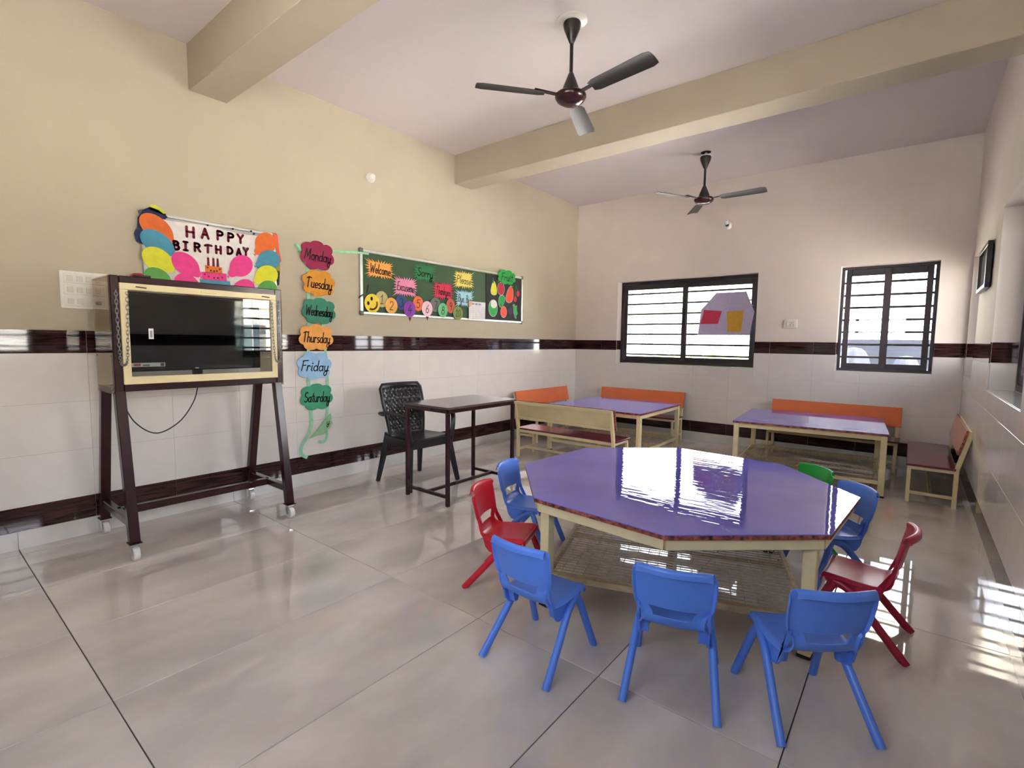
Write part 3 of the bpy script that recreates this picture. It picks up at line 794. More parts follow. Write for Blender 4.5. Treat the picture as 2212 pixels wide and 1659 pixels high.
for k, (c, y, z, a, b, tl) in enumerate([
    ('or', -5.350, 1.964, .108, .074, (-5.262, 1.888)), ('bl', -5.350, 1.868, .104, .072, (-5.255, 1.806)), ('ye', -5.352, 1.757, .095, .075, (-5.262, 1.692)), ('gr', -5.357, 1.630, .085, .068, (-5.28, 1.57)),
    ('pk', -5.190, 1.748, .094, .070, (-5.100, 1.674)), ('pk', -5.184, 1.610, .085, .068, (-5.11, 1.55)),
    ('or', -4.632, 1.978, .088, .076, (-4.714, 1.884)), ('bl', -4.612, 1.851, .092, .074, (-4.714, 1.795)), ('ye', -4.632, 1.731, .092, .075, (-4.728, 1.672)), ('gr', -4.632, 1.620, .085, .068, (-4.71, 1.56)),
    ('pk', -4.820, 1.782, .090, .072, (-4.912, 1.697)), ('pk', -4.807, 1.612, .085, .068, (-4.88, 1.55))]):
    y -= -4.988; z -= 1.46; ty, tz = tl[0] + 4.988, tl[1] - 1.46
    an = math.atan2(tz - z, ty - y); L = math.hypot(tz - z, ty - y); poly = []
    for i in range(36):
        t = 2 * pi * i / 36
        r = a * b / math.hypot(b * cos(t), a * sin(t))
        if cos(t) > 0.93: r = r + (L - r) * ((cos(t) - 0.93) / 0.07) ** 1.3
        poly.append((y + r * cos(t + an), z + r * sin(t + an)))
    x0 = PX + .0016 * (k % 6)
    ob = MB().prism(poly, x0, x0 + .0014, FL).build('paper_balloon', paper({'or': 'orange', 'bl': 'blue', 'ye': 'yellow', 'gr': 'green', 'pk': 'pink'}[c] + '_balloon_sheet', BAL[c]), bd)
    MB().prism([(ty, tz), (ty + .016 * cos(an + .9), tz + .016 * sin(an + .9)), (ty + .016 * cos(an - .9), tz + .016 * sin(an - .9))], x0, x0 + .0016, FL).build('balloon_knot', paper({'or': 'orange', 'bl': 'blue', 'ye': 'yellow', 'gr': 'green', 'pk': 'pink'}[c] + '_balloon_sheet', BAL[c]), ob)
LET = paper('dark_maroon_letter_paper', s(128, 20, 48))
for (txt, spots) in [('HAPPY', [(-5.15, 1.972, .062, .08), (-5.056, 1.979, .058, .078), (-4.959, 1.982, .048, .074), (-4.886, 1.980, .05, .072), (-4.818, 1.980, .052, .07)]),
                     ('BIRTHDAY', [(-5.240, 1.869, .042, .067), (-5.182, 1.872, .038, .065), (-5.110, 1.875, .048, .064), (-5.040, 1.875, .05, .062), (-4.973, 1.878, .044, .06), (-4.895, 1.883, .046, .058), (-4.832, 1.882, .04, .056), (-4.782, 1.892, .044, .062)])]:
    for ch, (y, z, w, h) in zip(txt, spots):
        mb = MB(); strokes(mb, ch, h * .86, .0165, lambda u, v, t: (t, u + y + 4.988, v + z - 1.46), 0, .0335, fit=w * .82, rise=0)
        mb.build('letter', LET, bd, fix=False)
cz = lambda y, z: (y + 4.988, z - 1.46)
for (nm, q, m) in [('cake_tier', [(-5.066, 1.758), (-4.955, 1.755), (-4.955, 1.71), (-5.064, 1.706)], paper('orange_cake_paper', s(230, 122, 50))),
                   ('cake_tier', [(-5.092, 1.709), (-4.927, 1.713), (-4.924, 1.660), (-5.086, 1.656)], paper('pink_balloon_sheet', BAL['pk'])),
                   ('cake_stand', [(-5.104, 1.657), (-4.903, 1.660), (-4.90, 1.63), (-5.1, 1.625)], paper('blue_balloon_sheet', BAL['bl']))]:
    MB().prism([cz(*p) for p in q], PX, PX + .002, FL).build(nm, m, bd)
mb = MB()
for (y, z) in [(-5.05, 1.743), (-5.03, 1.724), (-5.008, 1.722), (-4.99, 1.725), (-4.97, 1.74), (-5.07, 1.693), (-5.045, 1.68), (-5.01, 1.674), (-4.985, 1.676), (-4.955, 1.682)]:
    u, v = cz(y, z); mb.prism(ellipse(.0065, .0065, 10, u, v), PX + .002, PX + .003, FL)
mb.build('cake_dots', LET, bd)
for y in (-5.044, -5.01, -4.982):
    u, v = cz(y, 1.786)
    cnd = MB().prism([(u - .008, v - .03), (u + .008, v - .03), (u + .006, v + .028), (u - .006, v + .028)], PX, PX + .002, FL).build('candle', LET, bd)
    MB().prism([(u - .005, v + .028), (u + .005, v + .028), (u, v + .043)], PX, PX + .002, FL).build('flame', paper('pale_flame_paper', s(214, 200, 170)), cnd)
NAVY, CRY = paper('navy_crepe', s(22, 36, 84)), paper('yellow_crepe', s(206, 210, 70))
for (nm, pts, m) in [('navy_streamer', [(-.468, .485), (-.462, .555), (-.435, .605), (-.395, .635), (-.345, .625), (-.295, .59), (-.31, .57), (-.36, .575), (-.41, .55), (-.425, .49)], NAVY),
                     ('navy_streamer', [(-.485, .45), (-.47, .485), (-.43, .478), (-.41, .43), (-.44, .385), (-.475, .40)], NAVY),
                     ('yellow_streamer', [(-.40, .618), (-.39, .648), (-.365, .655), (-.335, .64), (-.305, .62), (-.305, .598), (-.34, .605), (-.37, .612)], CRY),
                     ('orange_streamer', [(.415, .61), (.452, .595), (.462, .47), (.478, .40), (.46, .375), (.44, .46), (.43, .56)], paper('coral_crepe', s(240, 96, 66))),
                     ('olive_streamer', [(.43, .44), (.462, .40), (.465, .31), (.44, .29), (.425, .36)], paper('olive_crepe', s(170, 158, 60))),
                     ('black_streamer', [(.43, .33), (.462, .31), (.455, .21), (.44, .2), (.435, .26)], BLACK),
                     ('red_streamer', [(-.535, .16), (-.50, .195), (-.46, .198), (-.435, .18), (-.44, .16)], paper('red_crepe', s(170, 24, 44)))]:
    MB().prism(pts, .0265, .0295, FL).build(nm, m, bd)
mb = MB()
for y, z in ((-.31, .602), (.12, .585), (.25, .592), (.27, .575), (-.05, .58)):
    mb.lathe([(.0065, .0), (.006, .006), (.002, .008)], 8, M=Matrix.Translation((.026, y, z)) @ Matrix.Rotation(rad(90), 4, 'Y'))
mb.build('push_pins', BLACK, bd, smooth=True)

# ------------------------------------------------------------------ television cabinet on casters
tv = thing('television_cabinet', 'dark maroon television cabinet on splayed legs with cream framed glass door', 'cabinet', (0.40, -5.26, 0))
X0, X1, Y0, Y1, Z0, Z1 = -.18, .15, -.475, .475, .935, 1.582
tb = .042
fr = MB()
for y in (Y0, Y1 - tb):
    fr.box(X1 - tb, X1, y, y + tb, Z0, Z1, b=.004)
    fr.box(X0, X1 - tb, y, y + tb, Z0, Z0 + .02, b=.003)
for z in (Z0, Z1 - tb):
    fr.box(X1 - tb, X1, Y0 + tb, Y1 - tb, z, z + tb, b=.004)
fr.box(X0, X0 + .02, Y0 + tb, Y1 - tb, Z0, Z0 + .02, b=.003)
fr.build('cabinet_frame', MAROON, tv)
MB().box(X0 + .01, X1 - .01, Y0 + .01, Y1 - .01, Z0 + .004, Z0 + .012).build('bottom_panel', MAROON, tv)
ACR = thin_glass('bronze_acrylic', (0.82, 0.76, 0.68), 0.4)
MB().box(X0 - .012, X1 - tb, Y0 - .004, Y1 + .004, Z1 - .012, Z1 - .008).build('top_panel', ACR, tv)
for y, sg in ((Y0, -1), (Y1, 1)):
    p_ = MB().box(X0 - .012, X1 - .002, y + sg * .001, y + sg * .005, Z0 - .012, Z1 - .002).build('side_panel', ACR, tv)
    for z in (Z0 + .02, Z0 + .2):
        for x in (X0 + .02, X1 - .03):
            MB().lathe([(.005, 0), (.005, .003), (.002, .004)], 8, M=Matrix.Translation((x, y + sg * .005, z)) @ Matrix.Rotation(rad(-90 * sg), 4, 'X')).build('screw', CHROME, p_)
# door
dx0, dx1 = X1 - .012, X1 + .010
door = MB()
da, db, dc, dd = -.435, .437, .975, 1.543
dw = .038
door.box(dx0, dx1, da, db, dd - dw, dd, b=.003).box(dx0, dx1, da, db, dc, dc + dw + .006, b=.003)
door.box(dx0, dx1, da, da + dw, dc + dw, dd - dw, b=.003).box(dx0, dx1, db - dw, db, dc + dw, dd - dw, b=.003)
door_o = door.build('door', CREAM, tv)
MB().box(dx0 + .008, dx0 + .012, da + dw - .005, db - dw + .005, dc + dw, dd - dw + .005).build('pane', thin_glass('cabinet_glass', (.84, .86, .85), 1.0), door_o)
MB().box(dx1, dx1 + .007, -.03, .06, dd - .026, dd - .012, b=.003).build('handle', CREAM, door_o)
for y in (-.36, .34):
    MB().bar((dx1 + .003, y, dd - .018), (dx1 + .003, y + .05, dd - .022), .008, .006).build('latch', mat('rusty_metal', s(70, 54, 40), .5, metal=.5), door_o)
# chains
for y in (-.452, .452):
    ch = MB()
    path = catmull([(X1 + .012, y, 1.50), (X1 + .016, y, 1.3), (X1 + .016, y + .004, 1.12), (X1 + .018, y + .018 * (1 if y < 0 else -1), 1.085), (X1 + .016, y + .036 * (1 if y < 0 else -1), 1.12), (X1 + .014, y + .045 * (1 if y < 0 else -1), 1.3), (X1 + .014, y + .05 * (1 if y < 0 else -1), 1.49)], 9)
    for i in range(len(path) - 1):
        c = (path[i] + path[i + 1]) / 2; t = (path[i + 1] - path[i]); L = t.length * .75; t.normalize()
        sd = t.cross(Vector((1, 0, 0))).normalized() if i % 2 else t.cross(t.cross(Vector((1, 0, 0)))).normalized()
        ring = [c + t * L * cos(a) + sd * .007 * sin(a) for a in [2 * pi * k / 8 for k in range(9)]]
        ch.tube(ring, .0015, 5, cap=False)
    co = ch.build('chain', mat('dull_steel', (.22, .21, .2), .35, metal=.9), tv, smooth=True); co['kind'] = 'stuff'
# legs: splayed front to back
for y in (-.452, .442):
    for (xb, xt) in ((-.345, -.155), (.262, .125)):
        MB().bar((xb, y, .10), (xt, y, Z0), .05, .05, up=(1, 0, 0), b=.004).build('leg', MAROON, tv)
    MB().bar((-.325, y, .205), (.247, y, .205), .04, .045, b=.004).build('stretcher', MAROON, tv)
MB().bar((-.04, -.452, .205), (-.04, .442, .205), .045, .045, b=.004).build('stretcher', MAROON, tv)
for y in (-.452, .442):
    for x in (-.345, .262):
        MB().box(x - .032, x + .032, y - .03, y + .03, .094, .1).build('caster_plate', MAROON, tv)
        cs = MB().box(x - .022, x + .022, y - .02, y + .02, .078, .094, b=.003)
        cs.bar((x, y - .021, .09), (x + .012, y - .021, .03), .004, .03, up=(1, 0, 0)).bar((x, y + .021, .09), (x + .012, y + .021, .03), .004, .03, up=(1, 0, 0))
        co = cs.build('caster', CHROME, tv)
        MB().lathe([(.012, -.016), (.034, -.016), (.038, -.011), (.038, .011), (.034, .016), (.012, .016)], 20, M=Matrix.Translation((x + .012, y, .0385)) @ Matrix.Rotation(rad(90), 4, 'X')).build('wheel', WHITE_PL, co, smooth=True)

tl = thing('television', 'black flat television behind the glass of the cabinet', 'television', (0.385, -5.265, 0.948))
MB().box(-.02, .025, -.37, .395, .09, .56, b=.006).build('housing', mat('black_tv_plastic', s(16, 16, 17), .25), tl, smooth=True)
MB().box(.025, .027, -.355, .38, .115, .545).build('screen', mat('tv_screen', s(10, 10, 11), .04, spec=.6), tl)
MB().box(-.06, .06, -.14, .12, .0, .012, b=.004).bar((0, 0, .01), (0, 0, .1), .05, .03).build('stand', mat('black_tv_plastic', s(16, 16, 17), .25), tl)
st = MB().box(.027, .0276, -.355, -.185, .118, .142).build('sticker', mat('white_sticker', s(226, 224, 220), .5), tl)
MB().box(.0276, .028, -.345, -.31, .122, .138).build('red_print', paper('red_print', s(190, 90, 96)), st)
MB().box(.0276, .028, -.30, -.265, .122, .132).build('green_print', paper('green_print', s(90, 130, 96)), st)
MB().box(.0276, .028, -.21, -.19, .121, .139).build('black_print', BLACK, st)
MB().box(.027, .0276, -.02, .0, .10, .106).build('logo', mat('pale_logo', s(200, 200, 200), .4), tl)
lb = tag(MB().box(0, .0006, -.012, .012, -.03, .03).build('barcode_label', mat('white_sticker', s(226, 224, 220), .5), loc=(.5535, -5.555, 1.263)), 'small white paper label stuck on the cabinet glass', 'label')
MB().box(.0006, .001, -.006, .006, -.021, .018).build('print', mat('grey_print', s(150, 150, 160), 0.8), lb)
cab = MB().tube(catmull([(.30, -5.66, .928), (.32, -5.655, .875), (.33, -5.60, .73), (.33, -5.49, .645), (.32, -5.36, .70), (.31, -5.27, .82), (.30, -5.235, .928)], 8), .0035, 6)
tag(cab.build('power_cable', BLACK, smooth=True), 'thin black cable drooping under the television cabinet', 'cable')
tag(MB().box(-.02, .02, -.04, .04, 0, .012, b=.003).build('adapter_box', BLACK, loc=(.528, -5.58, 1.582)), 'small flat black box lying on top of the television cabinet', 'box')

# ------------------------------------------------------------------ switch board, socket, lamp holders, frame
sb = thing('switch_board', 'white wall switch board partly behind the television cabinet', 'switch board', (0, -5.735, 1.41))
MB().box(.002, .012, -.115, .115, 0, .225, b=.004).build('back_plate', WHITE_PL, sb)
for k in range(3):
    z = .016 + .068 * k
    m_ = MB().box(.012, .018, -.1, .1, z, z + .058, b=.003).build('module_plate', WHITE_PL, sb)
    for j in range(4 if k else 2):
        MB().box(.018, .022, -.085 + .045 * j, -.055 + .045 * j, z + .012, z + .046, b=.002).build('switch', mat('switch_white', s(216, 210, 200), .35), m_)
MB().box(.018, .05, .045, .075, .028, .05, b=.006).build('plug', BLACK, sb)
so = thing('wall_socket', 'white electric socket on the far wall between the windows', 'socket', (2.87, 0, 1.484))
MB().box(-.068, .068, -.01, -.001, -.048, .048, b=.004).build('plate', WHITE_PL, so)
MB().box(-.045, .045, -.014, -.01, -.034, .034, b=.003).build('face', mat('switch_white', s(216, 210, 200), .35), so)
mb = MB()
for (x, z) in ((.012, .012), (.03, -.012), (-.002, -.012)):
    mb.lathe([(.004, 0), (.004, .001)], 8, M=Matrix.Translation((x, -.0141, z)) @ Matrix.Rotation(rad(90), 4, 'X'))
mb.build('pin_holes', BLACK, so)
MB().box(-.034, -.018, -.017, -.014, -.016, .016, b=.002).build('rocker', WHITE_PL, so)


def holder(lab, loc, M):
    h = thing('lamp_holder', lab, 'lamp holder', loc, group='bare lamp holders on the walls'); h.matrix_world = Matrix.Translation(loc) @ M
    MB().lathe([(.045, 0), (.045, .012), (.036, .03), (.024, .04)], 18).build('base', WHITE_PL, h, smooth=True)
    T = Matrix.Translation((0, 0, .035)) @ Matrix.Rotation(rad(-35), 4, 'X')
    MB().lathe([(.02, 0), (.021, .03), (.019, .034)], 16, M=T).build('collar', BLACK, h, smooth=True)
    MB().lathe([(.021, .03), (.024, .036), (.024, .075), (.019, .08), (.016, .078)], 16, M=T).build('cap', WHITE_PL, h, smooth=True)


holder('empty white lamp holder high on the chalkboard wall', (0, -3.645, 2.725), Matrix.Rotation(rad(90), 4, 'Y') @ Matrix.Rotation(rad(200), 4, 'Z'))
holder('empty white lamp holder high on the far wall', (2.13, 0, 2.682), Matrix.Rotation(rad(90), 4, 'X'))

pf = thing('picture_frame', 'black framed glass picture hanging on the pier between the side windows', 'picture', (W - .008, -1.43, 1.66))
fm = mat('black_picture_frame', s(34, 34, 36), .3)
mb = MB()
for (a, b, c, d) in ((-.30, .30, 0, .03), (-.30, .30, .29, .32), (-.30, -.27, .03, .29), (.27, .30, .03, .29)):
    mb.box(-.03, 0, a, b, c, d, b=.003)
mb.build('frame', fm, pf)
MB().box(-.012, -.004, -.272, .272, .028, .292).build('picture', mat('pale_picture_glass', s(196, 198, 204), .04, var=.1), pf)


# ------------------------------------------------------------------ ceiling fans
def fan(label, loc, phase, z_blade, rose):
    f = thing('ceiling_fan', label, 'fan', (loc[0], loc[1], ZC), rad(phase), group='ceiling fans')
    zb = z_blade - ZC
    if rose == 'white':
        MB().lathe([(.085, -.012), (.095, -.006), (.095, 0)], 28).build('ceiling_rose', WHITE_PL, f, smooth=True)
        zt = -.012
    else:
        MB().lathe([(.05, -.004), (.05, 0)], 24).build('ceiling_hole_cover', BLACK, f)
        zt = -.045
        MB().lathe([(.058, zt), (.062, zt + .008), (.05, zt + .012), (.05, -.004)][:3] + [(.012, zt + .013), (.012, -.003)], 24).build('white_ring', WHITE_PL, f, smooth=True)
    MB().lathe([(.012, zt - .125), (.018, zt - .115), (.05, zt - .04), (.056, zt - .012), (.052, zt)], 24).build('upper_canopy', FANM, f, smooth=True)
    MB().lathe([(.0115, zb + .1), (.0115, zt - .1)], 14).build('down_rod', FANM, f, smooth=True)
    MB().lathe([(.055, zb + .025), (.05, zb + .05), (.03, zb + .10), (.016, zb + .135), (.012, zb + .14)], 24).build('lower_canopy', FANM, f, smooth=True)
    MB().lathe([(.02, zb - .052), (.055, zb - .048), (.085, zb - .03), (.098, zb - .01), (.098, zb + .004), (.085, zb + .016), (.055, zb + .026)], 32).build('motor', FANMOTOR, f, smooth=True)
    for k in range(3):
        a = 2 * pi * k / 3
        R = Matrix.Rotation(a, 4, 'Z'); T = R @ Matrix.Translation((0, 0, zb)) @ Matrix.Rotation(rad(-11), 4, 'X')
        rows = []
        for i in range(13):
            t = i / 12; r = .165 + .435 * t; hw = .05 + .012 * t
            if i == 12: hw -= .012
            if i == 0: hw -= .014
            rows.append([tuple(T @ Vector((r, hw * u, .004 - .007 * u * u))) for u in (-1, -.6, -.2, .2, .6, 1)])
        mb = MB().grid(rows)
        mb.grid([[tuple(Vector(p) + Vector((0, 0, .003))) for p in r] for r in rows])
        n = len(rows[0]); m = len(rows); tot = n * m
        per = [k2 for k2 in range(n)] + [i * n + n - 1 for i in range(1, m)] + [(m - 1) * n + k2 for k2 in range(n - 2, -1, -1)] + [i * n for i in range(m - 2, 0, -1)]
        for q, w in zip(per, per[1:] + per[:1]):
            mb.f.append((q, w, w + tot, q + tot)); mb.mi.append(0)
        bo = mb.build('blade', FANB, f, smooth=True)
        MB().bar(tuple(T @ Vector((.085, 0, 0))), tuple(T @ Vector((.235, 0, .014))), .032, .006, b=.001).build('blade_bracket', FANM, bo)
    return f


fan('dark ceiling fan between the two beams, nearest the viewpoint', (2.209, -3.726), -9.5, 2.79, 'white')
fan('dark ceiling fan in the far bay by the windows', (2.169, -1.037), 0.5, 2.76, 'dark')


# ------------------------------------------------------------------ wire shelf helper
def wire_mesh(w, d, z, cx, cy, r=.0016):
    mb = MB()
    n1 = int(w / cx); n2 = int(d / cy)
    for i in range(n1 + 1):
        x = -w / 2 + w * i / n1; mb.bar((x, -d / 2, z), (x, d / 2, z), r * 2, r * 2)
    for j in range(n2 + 1):
        y = -d / 2 + d * j / n2; mb.bar((-w / 2, y, z + r * 2), (w / 2, y, z + r * 2), r * 2, r * 2)
    return mb


# ------------------------------------------------------------------ octagonal table
ot = thing('octagonal_table', 'octagonal table with glossy violet top and wire shelf below', 'table', (3.049, -3.94, 0), rad(18.5))
OR = .839; H = .530
octv = lambda r, off=0: [(r * cos(2 * pi * k / 8 + off), r * sin(2 * pi * k / 8 + off)) for k in range(8)]
FZ = lambda u, v, t: (u, v, t)
MB().prism(octv(OR), H - .004, H, FZ).build('laminate_top', FILM, ot)
MB().prism(octv(OR - .002), H - .022, H - .004, FZ).build('top_board', EDGE, ot)
for k in range(8):
    a, b = octv(OR - .035)[k], octv(OR - .035)[(k + 1) % 8]
    MB().bar((a[0], a[1], H - .046), (b[0], b[1], H - .046), .028, .046, b=.002).build('apron', CREAM, ot)
legs = []
for k in (1, 3, 5, 7):
    an = 2 * pi * k / 8; x, y = (OR - .075) * cos(an), (OR - .075) * sin(an); legs.append((x, y))
    M = Matrix.Translation((x, y, 0)) @ Matrix.Rotation(an + rad(0 + 22.5), 4, 'Z')
    lo = MB().box(-.024, .024, -.024, .024, .012, H - .03, b=.003, M=M).build('leg', CREAM, ot)
    MB().box(-.026, .026, -.026, .026, 0, .014, b=.003, M=M).build('foot_cap', BLACK, lo)
SZ = .15
for a, b in zip(legs, legs[1:] + legs[:1]):
    MB().bar((a[0], a[1], SZ), (b[0], b[1], SZ), .028, .028, b=.002).build('shelf_rail', CREAM_DARK, ot)
mdx = [((legs[i][0] + legs[(i + 1) % 4][0]) / 2, (legs[i][1] + legs[(i + 1) % 4][1]) / 2) for i in range(4)]
MB().bar((*mdx[0], SZ - .002), (*mdx[2], SZ - .002), .03, .022).build('shelf_crossbar', CREAM_DARK, ot)
MB().bar((*mdx[1], SZ - .004), (*mdx[3], SZ - .004), .03, .022).build('shelf_crossbar', CREAM_DARK, ot)
side = math.dist(legs[0], legs[1])
wm = wire_mesh(side - .02, side - .02, SZ + .013, .052, .03, .0018)
R45 = Matrix.Rotation(math.atan2(legs[1][1] - legs[0][1], legs[1][0] - legs[0][0]), 4, 'Z')
wm.v = [tuple(R45 @ Vector(p)) for p in wm.v]
wo_ = wm.build('wire_shelf', mat('dull_cream_wire', s(176, 160, 128), .4, var=.2, scale=40), ot); wo_['kind'] = 'stuff'


# ------------------------------------------------------------------ square tables and benches
def square_table(label, loc, rz, sx, sy, h):
    t = thing('square_table', label, 'table', loc, rz, group='violet square tables')
    MB().box(-sx / 2, sx / 2, -sy / 2, sy / 2, h - .003, h).build('laminate_top', PURPLE, t)
    MB().box(-sx / 2, sx / 2, -sy / 2, sy / 2, h - .02, h - .003).build('top_board', EDGE, t)
    ex, ey = sx / 2 - .03, sy / 2 - .03
    L = [(-ex, -ey), (ex, -ey), (ex, ey), (-ex, ey)]
    for (x, y) in L:
        lo = MB().box(x - .022, x + .022, y - .022, y + .022, .012, h - .02, b=.003).build('leg', CREAM, t)
        MB().box(x - .024, x + .024, y - .024, y + .024, 0, .014, b=.003).build('foot_cap', BLACK, lo)
    for a, b in zip(L, L[1:] + L[:1]):
        MB().bar((*a, h - .04), (*b, h - .04), .03, .04, b=.002).build('apron', CREAM, t)
        MB().bar((*a, .12), (*b, .12), .028, .028, b=.002).build('shelf_rail', CREAM, t)
    MB().bar((-ex, 0, .118), (ex, 0, .118), .03, .022).build('shelf_crossbar', CREAM_DARK, t)
    w = wire_mesh(2 * ex, 2 * ey, .136, .032, .05).build('wire_shelf', mat('dull_cream_wire', s(176, 160, 128), .4, var=.2, scale=40), t); w['kind'] = 'stuff'
    return t


square_table('violet square table in the chalkboard corner between three benches', (1.31, -1.235, 0), rad(0.5), 1.15, 1.13, .532)
square_table('violet square table in front of the orange bench under the small window', (3.253, -.985, 0), rad(4.5), 1.18, 1.09, .532)

BL = 1.20


def make_bench(label, loc, rz):
    """local: faces +y (front edge y = .15), length along x"""
    t = thing('bench', label, 'bench', loc, rz, group='orange-backed school benches')
    hx = BL / 2 - .03
    MB().box(-BL / 2, BL / 2, -.14, .16, .297, .313, b=.002).build('seat', SEATRED, t)
    fr = MB()
    for y in (-.135, .14):
        fr.bar((-hx, y, .283), (hx, y, .283), .026, .028, b=.002)
    for x in (-hx, hx):
        fr.bar((x, -.135, .283), (x, .14, .283), .026, .028, b=.002)
    fr.build('seat_frame', CREAM, t)
    for x in (-hx, hx):
        MB().bar((x, .14, 0), (x, .14, .27), .026, .026, b=.002).build('leg', CREAM, t)
        MB().bar((x, -.145, 0), (x, -.145, .30), .03, .03, b=.002).build('leg', CREAM, t)
        MB().bar((x, -.145, .30), (x, -.212, .605), .03, .03, b=.002).build('back_post', CREAM, t)
        MB().bar((x, -.13, .08), (x, .13, .08), .022, .024, b=.002).build('stretcher', CREAM, t)
    MB().bar((-hx, 0, .08), (hx, 0, .08), .024, .024, b=.002).build('stretcher', CREAM, t)
    # backrest: laminate board on a cream plate with folded rails
    d = Vector((0, -.067, .305)).normalized(); n = Vector((0, d.z, -d.y))
    P0 = Vector((0, -.145, .30))
    M = Matrix(((1, 0, 0, 0), (0, n.y, d.y, P0.y), (0, n.z, d.z, P0.z), (0, 0, 0, 1)))
    bo = MB().box(-BL / 2, BL / 2, .018, .033, .118, .318, b=.002, M=M).build('backrest', EDGE, t)
    MB().box(-BL / 2 + .001, BL / 2 - .001, .0325, .0345, .119, .317, M=M).build('laminate_face', ORANGE, bo)
    rp = MB().box(-BL / 2 + .02, BL / 2 - .02, .010, .018, .12, .316, M=M)
    rp.box(-BL / 2 + .02, BL / 2 - .02, -.004, .012, .285, .314, b=.002, M=M).box(-BL / 2 + .02, BL / 2 - .02, -.004, .012, .118, .146, b=.002, M=M)
    rp.build('rear_plate', CREAM, bo)
    return t


bench = make_bench('orange-backed bench along the far wall beneath the wide window', (1.13, -.30, 0), rad(180))
dup(bench, (3.34, -.243, 0), rad(180), 'orange-backed bench along the far wall between the windows and the violet table')
dup(bench, (.29, -.99, 0), rad(-90), 'orange-backed bench along the chalkboard wall in the corner')
dup(bench, (1.262, -2.12, 0), 0, 'bench showing its cream back beside the dark desk')
dup(bench, (4.165, -.86, 0), rad(90), 'orange-backed bench standing against the side wall by the corner')

# ------------------------------------------------------------------ dark desk
dk = thing('desk', 'dark brown steel-legged desk in front of the black plastic chair', 'desk', (1.10, -3.555, 0))
MB().box(-.255, .255, -.41, .41, .735, .752, b=.002).build('top', mat('grey_brown_laminate', s(98, 84, 80), .1, var=.08, scale=6), dk)
ap = MB()
for (a, b) in (((-.23, -.385), (.23, -.385)), ((.23, -.385), (.23, .385)), ((.23, .385), (-.23, .385)), ((-.23, .385), (-.23, -.385))):
    ap.bar((*a, .72), (*b, .72), .026, .03, b=.002)
ap.build('apron', MAROON, dk)
for x in (-.23, .23):
    for y in (-.385, .385):
        MB().bar((x, y, 0), (x, y, .71), .028, .028, b=.003).build('leg', MAROON, dk)
for y in (-.385, .385):
    MB().bar((-.23, y, .07), (.23, y, .07), .024, .024, b=.003).build('stretcher', MAROON, dk)
MB().bar((0, -.385, .07), (0, .385, .07), .024, .024, b=.003).build('stretcher', MAROON, dk)

# ------------------------------------------------------------------ black plastic armchair (faces local +y)
pc = thing('plastic_armchair', 'black plastic armchair with woven-look back behind the desk', 'chair', (.612, -3.63, 0), rad(-91))
rows = []; NR, NCc = 48, 44
for i in range(NR + 1):
    t = i / NR; z = .40 + .455 * t; hw = .185 + .04 * min(1, t * 1.6)
    if t > .93: hw -= .03 * ((t - .93) / .07) ** 2
    y = -.155 - .045 * t - .055 * t * t
    row = []
    for k in range(NCc + 1):
        u = -1 + 2 * k / NCc; d = 0.0
        if abs(u) < .87 and .08 < t < .93:
            tri = lambda q: abs((q % 1.0) - .5) * 2
            d = .006 * min(tri(u * 5 + t * 9), tri(u * 5 - t * 9)) * 2
        row.append((hw * u, y + .035 * u * u + d, z))
    rows.append(row)
mb = MB().grid(rows); back_rows = [[(x, y - .008 - .004, z) for x, y, z in [(p[0], -.155 - .045 * (i / NR) - .055 * (i / NR) ** 2 + .035 * (-1 + 2 * k / NCc) ** 2, p[2]) for k, p in enumerate(r)]] for i, r in enumerate(rows)]
mb.grid(back_rows)
n, m = NCc + 1, NR + 1; tot = n * m
per = [k for k in range(n)] + [i * n + n - 1 for i in range(1, m)] + [(m - 1) * n + k for k in range(n - 2, -1, -1)] + [i * n for i in range(m - 2, 0, -1)]
for q, w in zip(per, per[1:] + per[:1]):
    mb.f.append((q, w, w + tot, q + tot)); mb.mi.append(0)
mb.build('backrest', CHAIRBLACK, pc, smooth=True, angle=20)
rim = [(rows[i][0][0], rows[i][0][1] - .004, rows[i][0][2]) for i in range(0, NR + 1, 4)] + [(p[0], p[1] - .004, p[2]) for p in rows[NR][4::4]] + [(rows[i][-1][0], rows[i][-1][1] - .004, rows[i][-1][2]) for i in range(NR - 4, -1, -4)]
MB().tube(rim, .011, 8).build('back_rim', CHAIRBLACK, pc, smooth=True)
srow = []
for i in range(15):
    t = i / 14; y = -.19 + .41 * t; row = []
    for k in range(17):
        u = -1 + 2 * k / 16; hw = .195 + .035 * t
        z = .418 - .016 * (1 - u * u) * sin(pi * min(1, t * 1.05)) + (.0 if t < .88 else -.03 * ((t - .88) / .12) ** 2)
        row.append((hw * u, y, z))
    srow.append(row)
mb = MB().grid(srow)
mb.grid([[(x, y, z - .008) for x, y, z in r] for r in srow])
mb.build('seat', CHAIRBLACK, pc, smooth=True)
ap = MB()
e = [(-.195, -.185), (-.228, .2), (-.19, .225), (.19, .225), (.228, .2), (.195, -.185)]
for a, b in zip(e[:-1], e[1:]):
    ap.bar((*a, .378), (*b, .378), .008, .07)
ap.build('seat_apron', CHAIRBLACK, pc)
